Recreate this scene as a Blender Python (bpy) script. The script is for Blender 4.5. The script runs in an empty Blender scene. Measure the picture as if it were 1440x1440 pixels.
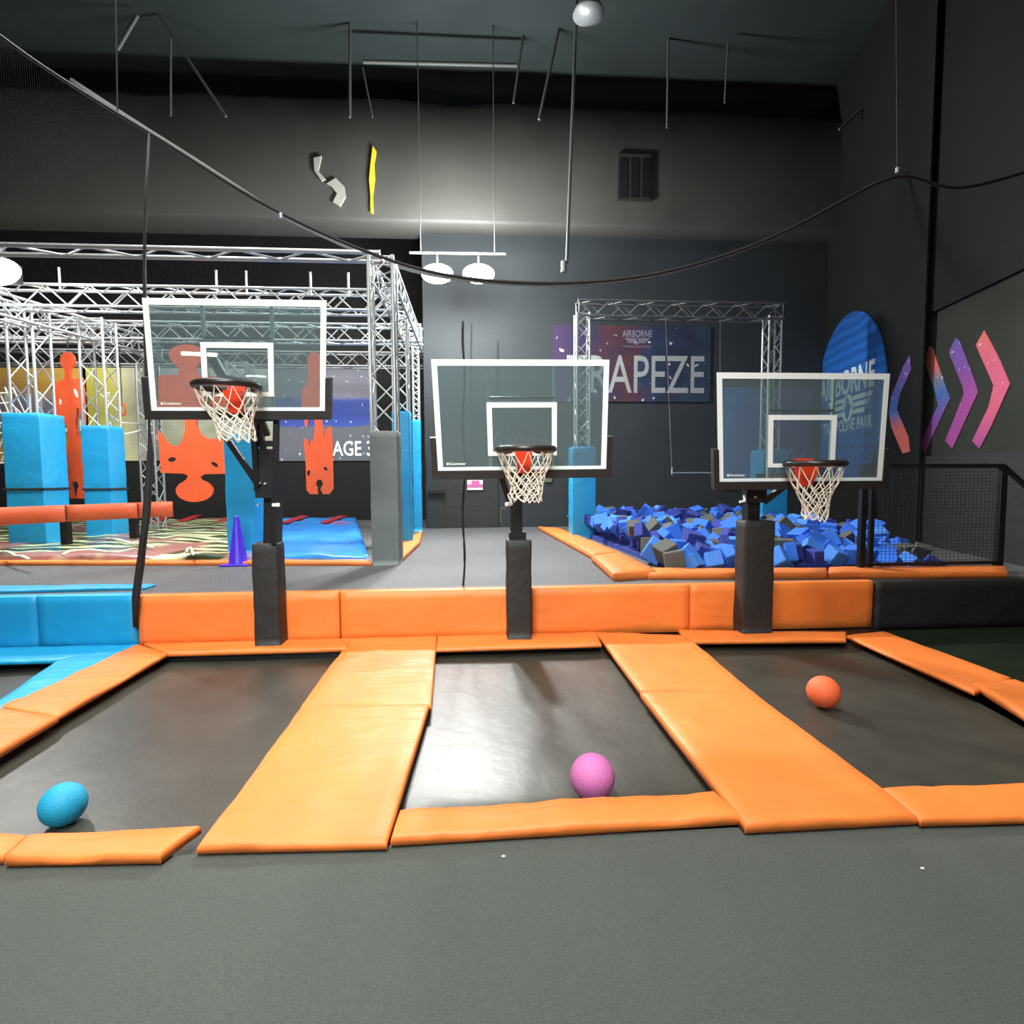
import bpy, bmesh, math, random
from mathutils import Vector, Matrix, noise
random.seed(7)
C = bpy.context.scene.collection
S = bpy.context.scene
PI = math.pi
# ------------------------------------------------------------------ camera
F = 800.0
PITCH = math.atan(53/F)
YAW = math.atan(56*math.cos(PITCH)/F)
HC = 1.6
CAMPOS = Vector((0, 0, HC))
CR = Matrix.Rotation(-YAW, 3, 'Z') @ Matrix.Rotation(PI/2-PITCH, 3, 'X') @ Matrix.Rotation(-0.006, 3, 'Z')
cam = bpy.data.cameras.new('camera'); cam.sensor_width = 36; cam.lens = F/1440*36
cam.clip_start = 0.05; cam.clip_end = 100
co = bpy.data.objects.new('camera', cam); C.objects.link(co)
co.matrix_world = Matrix.Translation(CAMPOS) @ CR.to_4x4()
S.camera = co
# ------------------------------------------------------------------ view, world
S.view_settings.view_transform = 'Standard'; S.view_settings.look = 'None'
S.view_settings.gamma = 1; S.view_settings.use_curve_mapping = False
S.view_settings.exposure = 0.16
w = bpy.data.worlds.new('hall'); S.world = w; w.use_nodes = True
w.node_tree.nodes['Background'].inputs[0].default_value = (0.78, 0.92, 0.95, 1)
w.node_tree.nodes['Background'].inputs[1].default_value = 0.05
# ------------------------------------------------------------------ hall lights
def area(name, loc, size, size_y, energy, col=(1, 1, 1), target=None, spread=130):
    l = bpy.data.lights.new(name, 'AREA'); l.shape = 'RECTANGLE'; l.size = size; l.size_y = size_y
    l.energy = energy; l.color = col; l.spread = math.radians(spread)
    o = bpy.data.objects.new(name, l); C.objects.link(o); o.location = loc
    if target is not None:
        o.rotation_euler = (Vector(target)-Vector(loc)).to_track_quat('-Z', 'Y').to_euler()
    return o
area('hall_fill_light', (-0.8, 0.8, 8.6), 2.0, 2.0, 400, (1, .98, .94), (-0.6, 2.2, 0))
area('hall_fill_light', (-4.2, 5.6, 9.0), 1.6, 1.6, 300, (1, .98, .95), (-4.4, 7.2, 0))  # added light out of view, brightens the fronts of the blue columns
area('rig_fill_light', (-6.0, 9.6, 4.6), 6.0, 2.2, 125, (1, .98, .95), (-6.0, 10.2, 0))
area('rig_fill_light', (-5.5, 11.6, 4.9), 7.0, .8, 150, (1, .98, .95), (-5.5, 14.4, 2.8))  # unseen light added and tilted to brighten the far banners
area('hall_fill_light', (2.2, 6.2, 9.2), 1.5, 1.5, 80, (.92, .97, 1), (2.3, 8.4, 0))
area('hall_fill_light', (-1.0, -2.5, 5.0), 3.5, 0.8, 120, (.93, 1, 1), (-0.6, 5.0, 1.0), 72)  # unseen frontal fill added behind the camera to whiten the boards

# ------------------------------------------------------------------ pixel -> point
def ray(px, py):
    d = CR @ Vector(((px-720)/F, (720-py)/F, -1))
    return d
def AY(px, py, Y):
    d = ray(px, py); return CAMPOS + d*(Y/d.y)
def AZ(px, py, z):
    d = ray(px, py); return CAMPOS + d*((z-HC)/d.z)
def AP(px, py, P0, N):
    d = ray(px, py); return CAMPOS + d*((P0-CAMPOS).dot(N)/d.dot(N))
# ------------------------------------------------------------------ materials
def lin(c):
    c = c/255.0
    return c/12.92 if c <= .04045 else ((c+.055)/1.055)**2.4
def rgb(r, g, b): return (lin(r), lin(g), lin(b), 1)
def mat(name, col, rough=.6, metal=0, aniso=None, var=.0, vscale=3, bump=0, bscale=20, spec=.5, emit=None, coat=0):
    m = bpy.data.materials.new(name); m.use_nodes = True
    nt = m.node_tree; p = nt.nodes['Principled BSDF']
    p.inputs['Base Color'].default_value = rgb(*col)
    p.inputs['Roughness'].default_value = rough; p.inputs['Metallic'].default_value = metal
    p.inputs['Specular IOR Level'].default_value = spec
    p.inputs['Coat Weight'].default_value = coat
    tc = nt.nodes.new('ShaderNodeTexCoord')
    if var:
        n = nt.nodes.new('ShaderNodeTexNoise'); n.inputs['Scale'].default_value = vscale; n.inputs['Detail'].default_value = 5
        nt.links.new(tc.outputs['Object'], n.inputs['Vector'])
        mr = nt.nodes.new('ShaderNodeMapRange'); mr.inputs['From Min'].default_value = .3; mr.inputs['From Max'].default_value = .7
        mr.inputs['To Min'].default_value = 1-var; mr.inputs['To Max'].default_value = 1+var
        nt.links.new(n.outputs['Fac'], mr.inputs['Value'])
        mx = nt.nodes.new('ShaderNodeVectorMath'); mx.operation = 'SCALE'
        mx.inputs[0].default_value = rgb(*col)[:3]
        nt.links.new(mr.outputs['Result'], mx.inputs['Scale'])
        nt.links.new(mx.outputs[0], p.inputs['Base Color'])
    if bump:
        n = nt.nodes.new('ShaderNodeTexNoise'); n.inputs['Scale'].default_value = bscale; n.inputs['Detail'].default_value = 4
        nt.links.new(tc.outputs['Object'], n.inputs['Vector'])
        if aniso:
            mp = nt.nodes.new('ShaderNodeMapping'); mp.inputs['Scale'].default_value = aniso; mp.inputs['Rotation'].default_value = (.2, .3, .35)
            nt.links.new(tc.outputs['Object'], mp.inputs['Vector']); nt.links.new(mp.outputs[0], n.inputs['Vector']); n.inputs['Distortion'].default_value = .8
        b = nt.nodes.new('ShaderNodeBump'); b.inputs['Strength'].default_value = bump; b.inputs['Distance'].default_value = .02
        nt.links.new(n.outputs['Fac'], b.inputs['Height']); nt.links.new(b.outputs['Normal'], p.inputs['Normal'])
    if emit:
        p.inputs['Emission Color'].default_value = rgb(*emit[0]); p.inputs['Emission Strength'].default_value = emit[1]
    return m
M = {}
M['orange'] = mat('orange_vinyl', (230, 122, 50), .52, var=.07, vscale=2.5, bump=1.0, bscale=2.4, aniso=(.7, 2.4, 1.2))
M['orange_dark'] = mat('dark_orange_vinyl', (188, 76, 30), .5, var=.08, bump=.3, bscale=8)
M['blue'] = mat('blue_vinyl', (26, 150, 200), .45, var=.05, vscale=2, bump=.9, bscale=2.2, aniso=(.8, 2.2, 1.2))
M['grey_pad'] = mat('grey_vinyl', (100, 108, 106), .5, var=.05, bump=.3, bscale=6)
M['black_pad'] = mat('black_vinyl', (33, 33, 31), .6, bump=.5, bscale=9)
M['carpet'] = mat('grey_carpet', (94, 98, 92), .95, var=.2, vscale=150, bump=.8, bscale=260, spec=.2)
M['carpet_deck'] = mat('deck_carpet', (84, 84, 84), .62, var=.1, vscale=1.5, bump=.4, bscale=200, spec=.5)
M['bed'] = mat('trampoline_fabric', (53, 52, 43), .42, var=.22, vscale=3.2, bump=.15, bscale=9, spec=.75)
M['turf'] = mat('dark_turf', (26, 34, 22), .95, var=.2, bump=.6, bscale=120, spec=.1)
M['wall_dark'] = mat('black_wall', (29, 30, 28), .7, var=.1, vscale=.8, bump=.1, bscale=3, spec=.12)
M['wall_grey'] = mat('charcoal_wall', (47, 51, 52), .6, var=.12, vscale=.7, bump=.2, bscale=1.5, spec=.25)
M['wall_right'] = mat('olive_charcoal_wall', (46, 48, 41), .7, var=.08, vscale=.8, spec=.15)
M['ceiling'] = mat('black_ceiling', (38, 44, 43), .8, var=.15, vscale=.6, spec=.2)
M['soffit'] = mat('insulation_wrap', (64, 63, 57), .6, var=.12, vscale=.9, bump=.5, bscale=1.6)
M['metal'] = mat('brushed_aluminium', (188, 192, 190), .38, metal=.6)
M['metal_dull'] = mat('dull_steel', (120, 122, 120), .5, metal=.5)
M['rod'] = mat('grey_painted_rod', (70, 73, 70), .6)
M['black'] = mat('black_metal', (22, 22, 23), .4, spec=.4)
M['rim'] = mat('black_rim_rubber', (34, 29, 28), .35)
M['white'] = mat('white_paint', (246, 255, 252), .45, emit=None)
M['net'] = mat('white_cord', (226, 220, 202), .8)
M['bracket'] = mat('orange_red_enamel', (226, 62, 26), .4)
M['red'] = mat('red_print', (176, 40, 44), .4)
M['cone'] = mat('violet_plastic', (62, 32, 196), .4, var=.1, vscale=9)
M['rope'] = mat('black_rope', (24, 24, 24), .8)
M['ropegrey'] = mat('grey_rope', (120, 122, 118), .8)
M['string'] = mat('black_netting', (26, 27, 28), .9)
M['brace'] = mat('pale_green_steel', (186, 212, 198), .4)
M['ball_blue'] = mat('blue_rubber', (22, 150, 190), .6, bump=.3, bscale=120)
M['ball_pink'] = mat('pink_rubber', (190, 104, 162), .6, bump=.3, bscale=120)
M['ball_orange'] = mat('orange_rubber', (236, 100, 52), .6, bump=.3, bscale=120)
M['cubeA'] = mat('blue_foam', (42, 104, 208), .9, var=.08, vscale=8)
M['cubeB'] = mat('navy_foam', (34, 50, 132), .9, var=.08, vscale=8)
M['cubeC'] = mat('grey_foam', (78, 80, 74), .9, var=.08, vscale=8)
M['cubeD'] = mat('light_blue_foam', (62, 124, 210), .9, var=.08, vscale=8)
M['flame'] = mat('orange_puzzle_foam', (238, 88, 34), .6, var=.06, vscale=4)
M['cream'] = mat('cream_paper', (215, 212, 200), .7)
M['yellow'] = mat('yellow_tape', (214, 184, 40), .6)
M['pinksign'] = mat('pink_sign', (214, 90, 150), .6)
M['greenplate'] = mat('green_plate', (84, 96, 70), .6)
M['glow'] = mat('lamp_glass', (255, 252, 240), .5, emit=((255, 250, 232), 40))
M['tube'] = mat('tube_glass', (255, 255, 250), .5, emit=((255, 250, 238), 22))
# clear board: transparent with real reflections and a pale haze painting in the milky room reflection
g = bpy.data.materials.new('clear_board'); g.use_nodes = True
nt = g.node_tree; nt.nodes.clear()
out = nt.nodes.new('ShaderNodeOutputMaterial')
tr = nt.nodes.new('ShaderNodeBsdfTransparent'); tr.inputs[0].default_value = (.56, .63, .63, 1)
gl = nt.nodes.new('ShaderNodeBsdfGlossy'); gl.inputs['Roughness'].default_value = .015; gl.inputs[0].default_value = (.9, 1, 1, 1)
df = nt.nodes.new('ShaderNodeBsdfDiffuse'); df.inputs[0].default_value = (.55, .68, .7, 1)
fr = nt.nodes.new('ShaderNodeFresnel'); fr.inputs[0].default_value = 1.55
m1 = nt.nodes.new('ShaderNodeMixShader'); m2 = nt.nodes.new('ShaderNodeMixShader'); m1.inputs[0].default_value = .11
nt.links.new(tr.outputs[0], m1.inputs[1]); nt.links.new(df.outputs[0], m1.inputs[2])
nt.links.new(fr.outputs[0], m2.inputs[0]); nt.links.new(m1.outputs[0], m2.inputs[1]); nt.links.new(gl.outputs[0], m2.inputs[2])
nt.links.new(m2.outputs[0], out.inputs[0]); M['glass'] = g

def ramp_mat(name, stops, axis='z', lo=0, hi=1, distort=.0, nscale=2.0, speck=0, rough=.55, const=False, rnd=0.0):
    """flat print: colours along an object axis, disturbed by noise"""
    m = bpy.data.materials.new(name); m.use_nodes = True; nt = m.node_tree; p = nt.nodes['Principled BSDF']
    p.inputs['Roughness'].default_value = rough
    tc = nt.nodes.new('ShaderNodeTexCoord'); sp = nt.nodes.new('ShaderNodeSeparateXYZ')
    nt.links.new(tc.outputs['Object'], sp.inputs[0])
    mr = nt.nodes.new('ShaderNodeMapRange'); mr.inputs['From Min'].default_value = lo; mr.inputs['From Max'].default_value = hi
    nt.links.new(sp.outputs['xyz'.index(axis)], mr.inputs['Value'])
    n = nt.nodes.new('ShaderNodeTexNoise'); n.inputs['Scale'].default_value = nscale; n.inputs['Detail'].default_value = 6
    nt.links.new(tc.outputs['Object'], n.inputs['Vector'])
    a = nt.nodes.new('ShaderNodeMath'); a.operation = 'MULTIPLY_ADD'
    a.inputs[1].default_value = distort; nt.links.new(n.outputs['Fac'], a.inputs[0])
    s = nt.nodes.new('ShaderNodeMath'); s.operation = 'SUBTRACT'; s.inputs[1].default_value = distort/2
    nt.links.new(mr.outputs['Result'], s.inputs[0]); nt.links.new(s.outputs[0], a.inputs[2])
    cr = nt.nodes.new('ShaderNodeValToRGB')
    if const: cr.color_ramp.interpolation = 'CONSTANT'
    e = cr.color_ramp.elements
    while len(e) < len(stops): e.new(.5)
    for i, (t, c) in enumerate(stops): e[i].position = t; e[i].color = rgb(*c)
    nt.links.new(a.outputs[0], cr.inputs[0])
    last = cr.outputs[0]
    if speck:
        v = nt.nodes.new('ShaderNodeTexNoise'); v.inputs['Scale'].default_value = speck; v.inputs['Detail'].default_value = 3
        nt.links.new(tc.outputs['Object'], v.inputs['Vector'])
        gt = nt.nodes.new('ShaderNodeMapRange'); gt.inputs['From Min'].default_value = .66; gt.inputs['From Max'].default_value = .74
        nt.links.new(v.outputs['Fac'], gt.inputs['Value'])
        mx = nt.nodes.new('ShaderNodeMix'); mx.data_type = 'RGBA'
        nt.links.new(gt.outputs[0], mx.inputs[0]); nt.links.new(last, mx.inputs[6]); mx.inputs[7].default_value = rgb(215, 215, 220)
        last = mx.outputs[2]
    nt.links.new(last, p.inputs['Base Color'])
    return m
# ------------------------------------------------------------------ object helpers
def tag(o, label=None, cat=None, group=None, kind=None):
    if label: o['label'] = label
    if cat: o['category'] = cat
    if group: o['group'] = group
    if kind: o['kind'] = kind
    return o
def empty(name, loc, label, cat, group=None):
    o = bpy.data.objects.new(name, None); C.objects.link(o); o.location = loc; o.empty_display_size = .1
    return tag(o, label, cat, group)
def worldloc(p):
    v = Vector((0, 0, 0))
    while p is not None: v += Vector(p.location); p = p.parent
    return v
def obj(name, verts, faces, m, parent=None, smooth=False, base=None):
    """mesh from WORLD coordinates; the origin goes to the base centre when top-level"""
    verts = [Vector(v) for v in verts]
    if parent is not None: off = worldloc(parent)
    elif base is not None: off = Vector(base)
    else:
        off = Vector(((min(v.x for v in verts)+max(v.x for v in verts))/2, (min(v.y for v in verts)+max(v.y for v in verts))/2, min(v.z for v in verts)))
    me = bpy.data.meshes.new(name); me.from_pydata([v-off for v in verts], [], faces); me.update()
    bm = bmesh.new(); bm.from_mesh(me); bmesh.ops.recalc_face_normals(bm, faces=bm.faces); bm.to_mesh(me); bm.free()
    if smooth:
        me.polygons.foreach_set('use_smooth', [True]*len(me.polygons))
    o = bpy.data.objects.new(name, me); C.objects.link(o); me.materials.append(m)
    if parent is not None: o.parent = parent
    else: o.location = off
    return o
class MB:
    def __init__(s): s.v = []; s.f = []
    def add(s, vs, fs):
        k = len(s.v); s.v += [Vector(v) for v in vs]; s.f += [tuple(i+k for i in f) for f in fs]; return s
    def box(s, a, b):
        (x0, y0, z0), (x1, y1, z1) = a, b
        return s.add([(x0, y0, z0), (x1, y0, z0), (x1, y1, z0), (x0, y1, z0), (x0, y0, z1), (x1, y0, z1), (x1, y1, z1), (x0, y1, z1)],
                     [(0, 3, 2, 1), (4, 5, 6, 7), (0, 1, 5, 4), (1, 2, 6, 5), (2, 3, 7, 6), (3, 0, 4, 7)])
    def fbox(s, o, ex, ey, ez):   # box from a corner and three edge vectors
        o, ex, ey, ez = map(Vector, (o, ex, ey, ez))
        return s.add([o, o+ex, o+ex+ey, o+ey, o+ez, o+ex+ez, o+ex+ey+ez, o+ey+ez],
                     [(0, 3, 2, 1), (4, 5, 6, 7), (0, 1, 5, 4), (1, 2, 6, 5), (2, 3, 7, 6), (3, 0, 4, 7)])
    def bar(s, p, q, wd, dp=None):   # square bar between points
        p, q = Vector(p), Vector(q); d = (q-p).normalized(); dp = dp or wd
        a = d.cross(Vector((0, 1, 0)));
        if a.length < .05: a = d.cross(Vector((1, 0, 0)))
        a.normalize(); b = d.cross(a).normalized()
        o = p-a*wd/2-b*dp/2
        return s.fbox(o, a*wd, b*dp, q-p)
    def tube(s, pts, r, n=6, closed=False):
        pts = [Vector(p) for p in pts]; N = len(pts); rings = []
        for i, p in enumerate(pts):
            if closed: d = pts[(i+1) % N]-pts[i-1]
            else: d = pts[min(i+1, N-1)]-pts[max(i-1, 0)]
            d.normalize(); a = d.cross(Vector((0, 0, 1)))
            if a.length < .05: a = d.cross(Vector((0, 1, 0)))
            a.normalize(); b = d.cross(a)
            rr = r[i] if isinstance(r, (list, tuple)) else r
            rings.append([p+(a*math.cos(t*2*PI/n)+b*math.sin(t*2*PI/n))*rr for t in range(n)])
        vs = [v for ring in rings for v in ring]; fs = []
        for i in range(N if closed else N-1):
            j = (i+1) % N
            for t in range(n): fs.append((i*n+t, i*n+(t+1) % n, j*n+(t+1) % n, j*n+t))
        if not closed: fs += [tuple(range(n)), tuple((N-1)*n+t for t in range(n))]
        return s.add(vs, fs)
    def prism(s, poly, n):   # planar polygon (world points) extruded by vector n
        n = Vector(n); k = len(poly); vs = [Vector(p) for p in poly]+[Vector(p)+n for p in poly]
        fs = [tuple(range(k)), tuple(range(2*k-1, k-1, -1))]+[(i, (i+1) % k, k+(i+1) % k, k+i) for i in range(k)]
        return s.add(vs, fs)
    def build(s, name, m, parent=None, smooth=False, base=None): return obj(name, s.v, s.f, m, parent, smooth, base)
UNIT = {}
def rod(name, p, q, r, m, parent=None, sides=8):
    """round bar; every bar of a material shares one mesh"""
    key = (m.name, sides)
    if key not in UNIT:
        mb = MB().tube([(0, 0, 0), (0, 0, 1)], 1, sides)
        me = bpy.data.meshes.new('round_bar'); me.from_pydata(mb.v, [], mb.f); me.materials.append(m)
        me.polygons.foreach_set('use_smooth', [len(f) == 4 for f in mb.f]); UNIT[key] = me
    p, q = Vector(p), Vector(q)
    o = bpy.data.objects.new(name, UNIT[key]); C.objects.link(o)
    off = worldloc(parent) if parent is not None else Vector((0, 0, 0))
    o.parent = parent; o.location = p-off
    d = q-p; o.rotation_mode = 'QUATERNION'; o.rotation_quaternion = Vector((0, 0, 1)).rotation_difference(d.normalized())
    o.scale = (r, r, d.length)
    return o
def cushion(name, c, n, h, m, parent=None, res=.12, edge=.014, wr=.004, seed=0, fold=0, bulge=0, base=None):
    """stuffed vinyl mat over the four base corners c, thickness h along n, soft edges and creases"""
    c = [Vector(x) for x in c]; n = Vector(n).normalized()
    def axis(L):
        k = max(2, int(L/res)); e = min(edge/L, .2)
        return [(0, 0), (0, .55), (e*.3, .86), (e, 1)]+[(e+(1-2*e)*i/k, 1) for i in range(1, k)]+[(1-e, 1), (1-e*.3, .86), (1, .55), (1, 0)]
    U = axis(((c[1]-c[0]).length+(c[2]-c[3]).length)/2); V = axis(((c[3]-c[0]).length+(c[2]-c[1]).length)/2)
    vs = []
    for (v, fv) in V:
        for (u, fu) in U:
            p = c[0]*(1-u)*(1-v)+c[1]*u*(1-v)+c[2]*u*v+c[3]*(1-u)*v
            f = min(fu, fv); q = p*2.3+Vector((seed*3.1, seed*1.7, 0))
            ww = noise.noise(q)*wr*1.5+noise.noise(Vector((q.x*4+q.y*2, q.y*1.3, q.z*3)))*wr
            if fold: ww += fold*max(0, noise.noise(Vector((u*9+v*3+seed, v*1.2, seed))))
            ww += bulge*math.sin(u*PI)*math.sin(v*PI)
            vs.append(p+n*(h*f+(ww if f > .5 else 0)))
    nu = len(U); nv = len(V); fs = []
    for j in range(nv-1):
        for i in range(nu-1):
            k = j*nu+i; fs.append((k, k+1, k+nu+1, k+nu))
    bd = [i for i in range(nu)]+[j*nu+nu-1 for j in range(1, nv)]+[(nv-1)*nu+i for i in range(nu-2, -1, -1)]+[j*nu for j in range(nv-2, 0, -1)]
    fs.append(tuple(bd))
    return obj(name, vs, fs, m, parent, True, base)
def cushbox(name, x0, x1, y0, y1, z0, z1, m, parent=None, e=.02, wr=.004, seed=0):
    """upright padded sleeve round a post (four sides, soft corners, creased)"""
    mb = MB(); k = 5; prof = []
    w_, d_ = x1-x0, y1-y0
    for (cx, cy, a0) in ((x1-e, y1-e, 0), (x0+e, y1-e, PI/2), (x0+e, y0+e, PI), (x1-e, y0+e, 1.5*PI)):
        for i in range(k): a = a0+PI/2*i/(k-1); prof.append((cx+e*math.cos(a), cy+e*math.sin(a)))
    L = max(3, int((z1-z0)/.07)); n = len(prof); vs = []
    cx, cy = (x0+x1)/2, (y0+y1)/2
    rows = [(0, 1)]+[(i/L, 1) for i in range(L+1)]+[(1, .93)]
    for (t, sc) in rows:
        for (x, y) in prof:
            q = Vector((x*3+seed, y*3, (z0+(z1-z0)*t)*5))
            dd = 1+noise.noise(q)*wr*2.5/max(w_, d_)
            zz = z0+(z1-z0)*t - (.0 if sc == 1 and t < 1 else (.012 if sc == 1 else 0))
            vs.append((cx+(x-cx)*sc*dd, cy+(y-cy)*sc*dd, zz))
    fs = []
    for j in range(len(rows)-1):
        for i in range(n): fs.append((j*n+i, j*n+(i+1) % n, (j+1)*n+(i+1) % n, (j+1)*n+i))
    fs += [tuple(range(n)), tuple((len(rows)-1)*n+i for i in range(n))]
    return obj(name, vs, fs, m, parent, True)
def text_quad(s, P, right, up, depth, m, name, parent, bold=0.0, slant=0):
    """lettering fitted to the parallelogram P, right, up; gets real thickness"""
    cu = bpy.data.curves.new('t', 'FONT'); cu.body = s; cu.offset = bold; cu.resolution_u = 3
    t = bpy.data.objects.new('t', cu); C.objects.link(t)
    dg = bpy.context.evaluated_depsgraph_get(); me = bpy.data.meshes.new_from_object(t.evaluated_get(dg))
    vs = [v.co.copy() for v in me.vertices]; fs = [tuple(p.vertices) for p in me.polygons]
    bpy.data.objects.remove(t); bpy.data.curves.remove(cu); bpy.data.meshes.remove(me)
    x0 = min(v.x for v in vs); x1 = max(v.x for v in vs); y0 = min(v.y for v in vs); y1 = max(v.y for v in vs)
    P, right, up = Vector(P), Vector(right), Vector(up)
    W = [P+right*((v.x-x0)/(x1-x0))+up*((v.y-y0)/(y1-y0))+Vector(depth) for v in vs]
    o = obj(name, W, fs, m, parent); 
    return o
def disc_ball(name, c, r, m, label):
    bm = bmesh.new(); bmesh.ops.create_uvsphere(bm, u_segments=32, v_segments=20, radius=r)
    me = bpy.data.meshes.new(name); bm.to_mesh(me); bm.free(); me.materials.append(m)
    me.polygons.foreach_set('use_smooth', [True]*len(me.polygons))
    o = bpy.data.objects.new(name, me); C.objects.link(o); o.location = c
    return tag(o, label, 'ball')

D = .48          # height of the upper deck
YW = 5.5         # front face of the orange wall pads
BED = -.06       # trampoline fabric sits a little below the mats
FC = 14.4        # far wall of the obstacle area
YB = 12.0        # wall behind the walkway and the foam pit
# ------------------------------------------------------------------ shell
def struct(name, mb, m): return tag(mb.build(name, m), kind='structure')
fl = struct('floor', MB().box((-12, -4, -.5), (9, YW+.1, -.32)), M['turf'])
# near deck: carpet up to the front line of the mats
A = AZ(0, 1195, 0); B = AZ(1440, 1148, 0)
yl, yr = AZ(100, 1196, 0).y, AZ(1380, 1152, 0).y
yf = min(yl, yr)
struct('floor_front', MB().box((-8, -4, -.32), (9, yf+.05, -.012)), M['carpet'])
xr_edge = AZ(1243, 888, 0).x
struct('floor_side', MB().box((xr_edge+.02, yf+.05, -.32), (9, YW, -.03)), M['turf'])
struct('floor_left', MB().box((-12, yf+.05, -.32), (AZ(0, 1000, 0).x-.9, YW, -.1)), M['carpet'])
struct('floor_deck', MB().box((-12, YW+.1, -.3), (10, FC+.4, D)), M['carpet_deck'])
struct('ceiling', MB().box((-13, -4, 9.6), (10.5, FC+.6, 9.8)), M['ceiling'])
xc = AY(597, 600, YB).x     # corner where the back wall ends
struct('wall_back', MB().box((xc, YB, D), (10, YB+.25, 9.6)), M['wall_grey'])
struct('wall_far', MB().box((-13, FC, D), (xc+.3, FC+.25, 9.6)), M['wall_dark'])
struct('wall_corner', MB().box((xc, YB+.25, D), (xc+.2, FC, 9.6)), M['wall_dark'])
struct('wall_left', MB().box((-13, -4, -.3), (-12.8, FC+.3, 9.6)), M['wall_dark'])
# angled right walls
dr = Vector((.22, 1, 0)).normalized(); Nr = Vector((-dr.y, dr.x, 0))
R1 = AY(1294, 600, 8.3); R1.z = 0
R2 = AY(1296, 600, 8.55); R2.z = 0
def wallseg(name, P, t0, t1, z0, z1, m, th=.2):
    a = P+dr*t0; b = P+dr*t1; mb = MB().fbox((a.x, a.y, z0), (b-a), -Nr*th, (0, 0, z1-z0)); return struct(name, mb, m)
wallseg('wall_right', R1, 0, 4.0, D, 9.6, M['wall_dark'], .03)
wallseg('wall_right_front', R2, -14, 3.3, -.3, 4.0, M['wall_right'])
wallseg('wall_right_upper', R2-Nr*-.06, -14, 3.3, 4.0, 9.6, M['wall_dark'], .3)
# vertical drape seams on the back wall
for i, (px, y0, y1) in enumerate(((663, 455, 590), (700, 480, 640), (668, 590, 742))):
    a = AY(px, y0, YB-.01); b = AY(px-2, y1, YB-.01)
    o = tag(MB().bar(a, b, .03, .02).build('trim_%d' % (i+1), M['rope']), kind='structure')
# soffit wrapped in insulation, wavy top
mb = MB(); ys = 11.5
xs = [-13+i*.35 for i in range(68)]
zt = AY(700, 178, ys).z; zb = AY(700, 318, ys).z
zt = 8.75; zb = AY(720, 316, ys).z
vs = []
for i, x in enumerate(xs):
    wz = zt+.06*noise.noise(Vector((x*.8, 0, 0)))+.07*abs(math.sin(x*.9+noise.noise(Vector((x*.4, 3, 0)))*2))
    for (z, y) in ((zb, YB+(0 if x > xc else .3)), (zb, ys+.05), (zb+.08, ys), (zb*.5+zt*.5, ys+.04*noise.noise(Vector((x, 5, 0)))), (wz-.12, ys), (wz, ys+.1), (wz, YB)):
        vs.append((x, y, z))
fs = []
for i in range(len(xs)-1):
    for k in range(6): fs.append((i*7+k, i*7+k+1, (i+1)*7+k+1, (i+1)*7+k))
sof = obj('trim_8', vs, fs, M['soffit'], smooth=True); tag(sof, kind='structure')
# ------------------------------------------------------------------ floor mats of the three lanes
UP = (0, 0, 1)
def mat_quad(px, z, h, m, label, seed, name='floor_mat', fold=0, wr=.004, group=None, z_top=None):
    """px: 4 photo corners of the top face near-left, near-right, far-right, far-left"""
    zt_ = z+h
    c = [AZ(x, y, zt_) for x, y in px]
    c = [Vector((p.x, YW-.004 if p.y > 5.3 else p.y, z)) for p in c]
    o = cushion(name, c, UP, h, m, res=.07, seed=seed, fold=fold, wr=wr*1.5)
    return tag(o, label, 'mat', group)
H = .036
mat_quad([(276, 1190), (544, 1184), (604, 990), (424, 992)], 0, H, M['orange'], 'wide orange mat, near half of the strip between the left and middle trampolines', 1, wr=.006)
mat_quad([(422, 993), (607, 991), (614, 896), (492, 898)], 0, H, M['orange'], 'wide orange mat, far half of the strip between the left and middle trampolines', 2, wr=.006)
mat_quad([(1048, 1158), (1292, 1145), (1057, 970), (900, 972)], 0, H+.012, M['orange'], 'wide orange mat, near half of the strip between the middle and right trampolines', 3)
mat_quad([(901, 972), (1057, 970), (965, 893), (843, 895)], 0, H, M['orange'], 'wide orange mat, far half of the strip between the middle and right trampolines', 4)
mat_quad([(549, 1176), (1046, 1146), (1004, 1112), (562, 1136)], 0, H+.01, M['orange'], 'creased orange mat across the near end of the middle trampoline', 5, fold=.014)
mat_quad([(1294, 1152), (1700, 1141), (1700, 1090), (1240, 1107)], 0, H, M['orange'], 'orange mat across the near end of the right trampoline', 6)
mat_quad([(6, 1205), (225, 1201), (283, 1159), (40, 1172)], .0, H+.006, M['orange'], 'loose orange mat lying askew in front of the blue ball', 7, wr=.008)
mat_quad([(-70, 1200), (4, 1203), (38, 1174), (-40, 1163)], .0, H, M['orange'], 'short piece of orange mat at the left edge beside the askew mat', 8, fold=.01)
mat_quad([(-110, 1120), (82, 1006), (0, 995), (-190, 1075)], 0, H+.01, M['orange'], 'orange side mat left of the left trampoline, near piece', 9)
mat_quad([(80, 1007), (236, 918), (197, 903), (-2, 994)], 0, H, M['orange'], 'orange side mat between the blue mats and the left trampoline, far piece', 10)
mat_quad([(1370, 972), (1423, 952), (1243, 887), (1190, 893)], 0, H, M['orange'], 'orange side mat right of the right trampoline, far piece ending at the wall', 11)
mat_quad([(1620, 1115), (1740, 1068), (1426, 953), (1369, 960)], 0, H+.012, M['orange'], 'orange side mat right of the right trampoline, near piece at the right edge', 12)
mat_quad([(236, 918), (488, 911), (494, 897), (200, 905)], 0, H, M['orange'], 'narrow orange mat at the far end of the left trampoline', 13, wr=.003)
mat_quad([(613, 912), (846, 905), (843, 894), (614, 900)], 0, H, M['orange'], 'narrow orange mat at the far end of the middle trampoline', 14, wr=.003)
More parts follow.
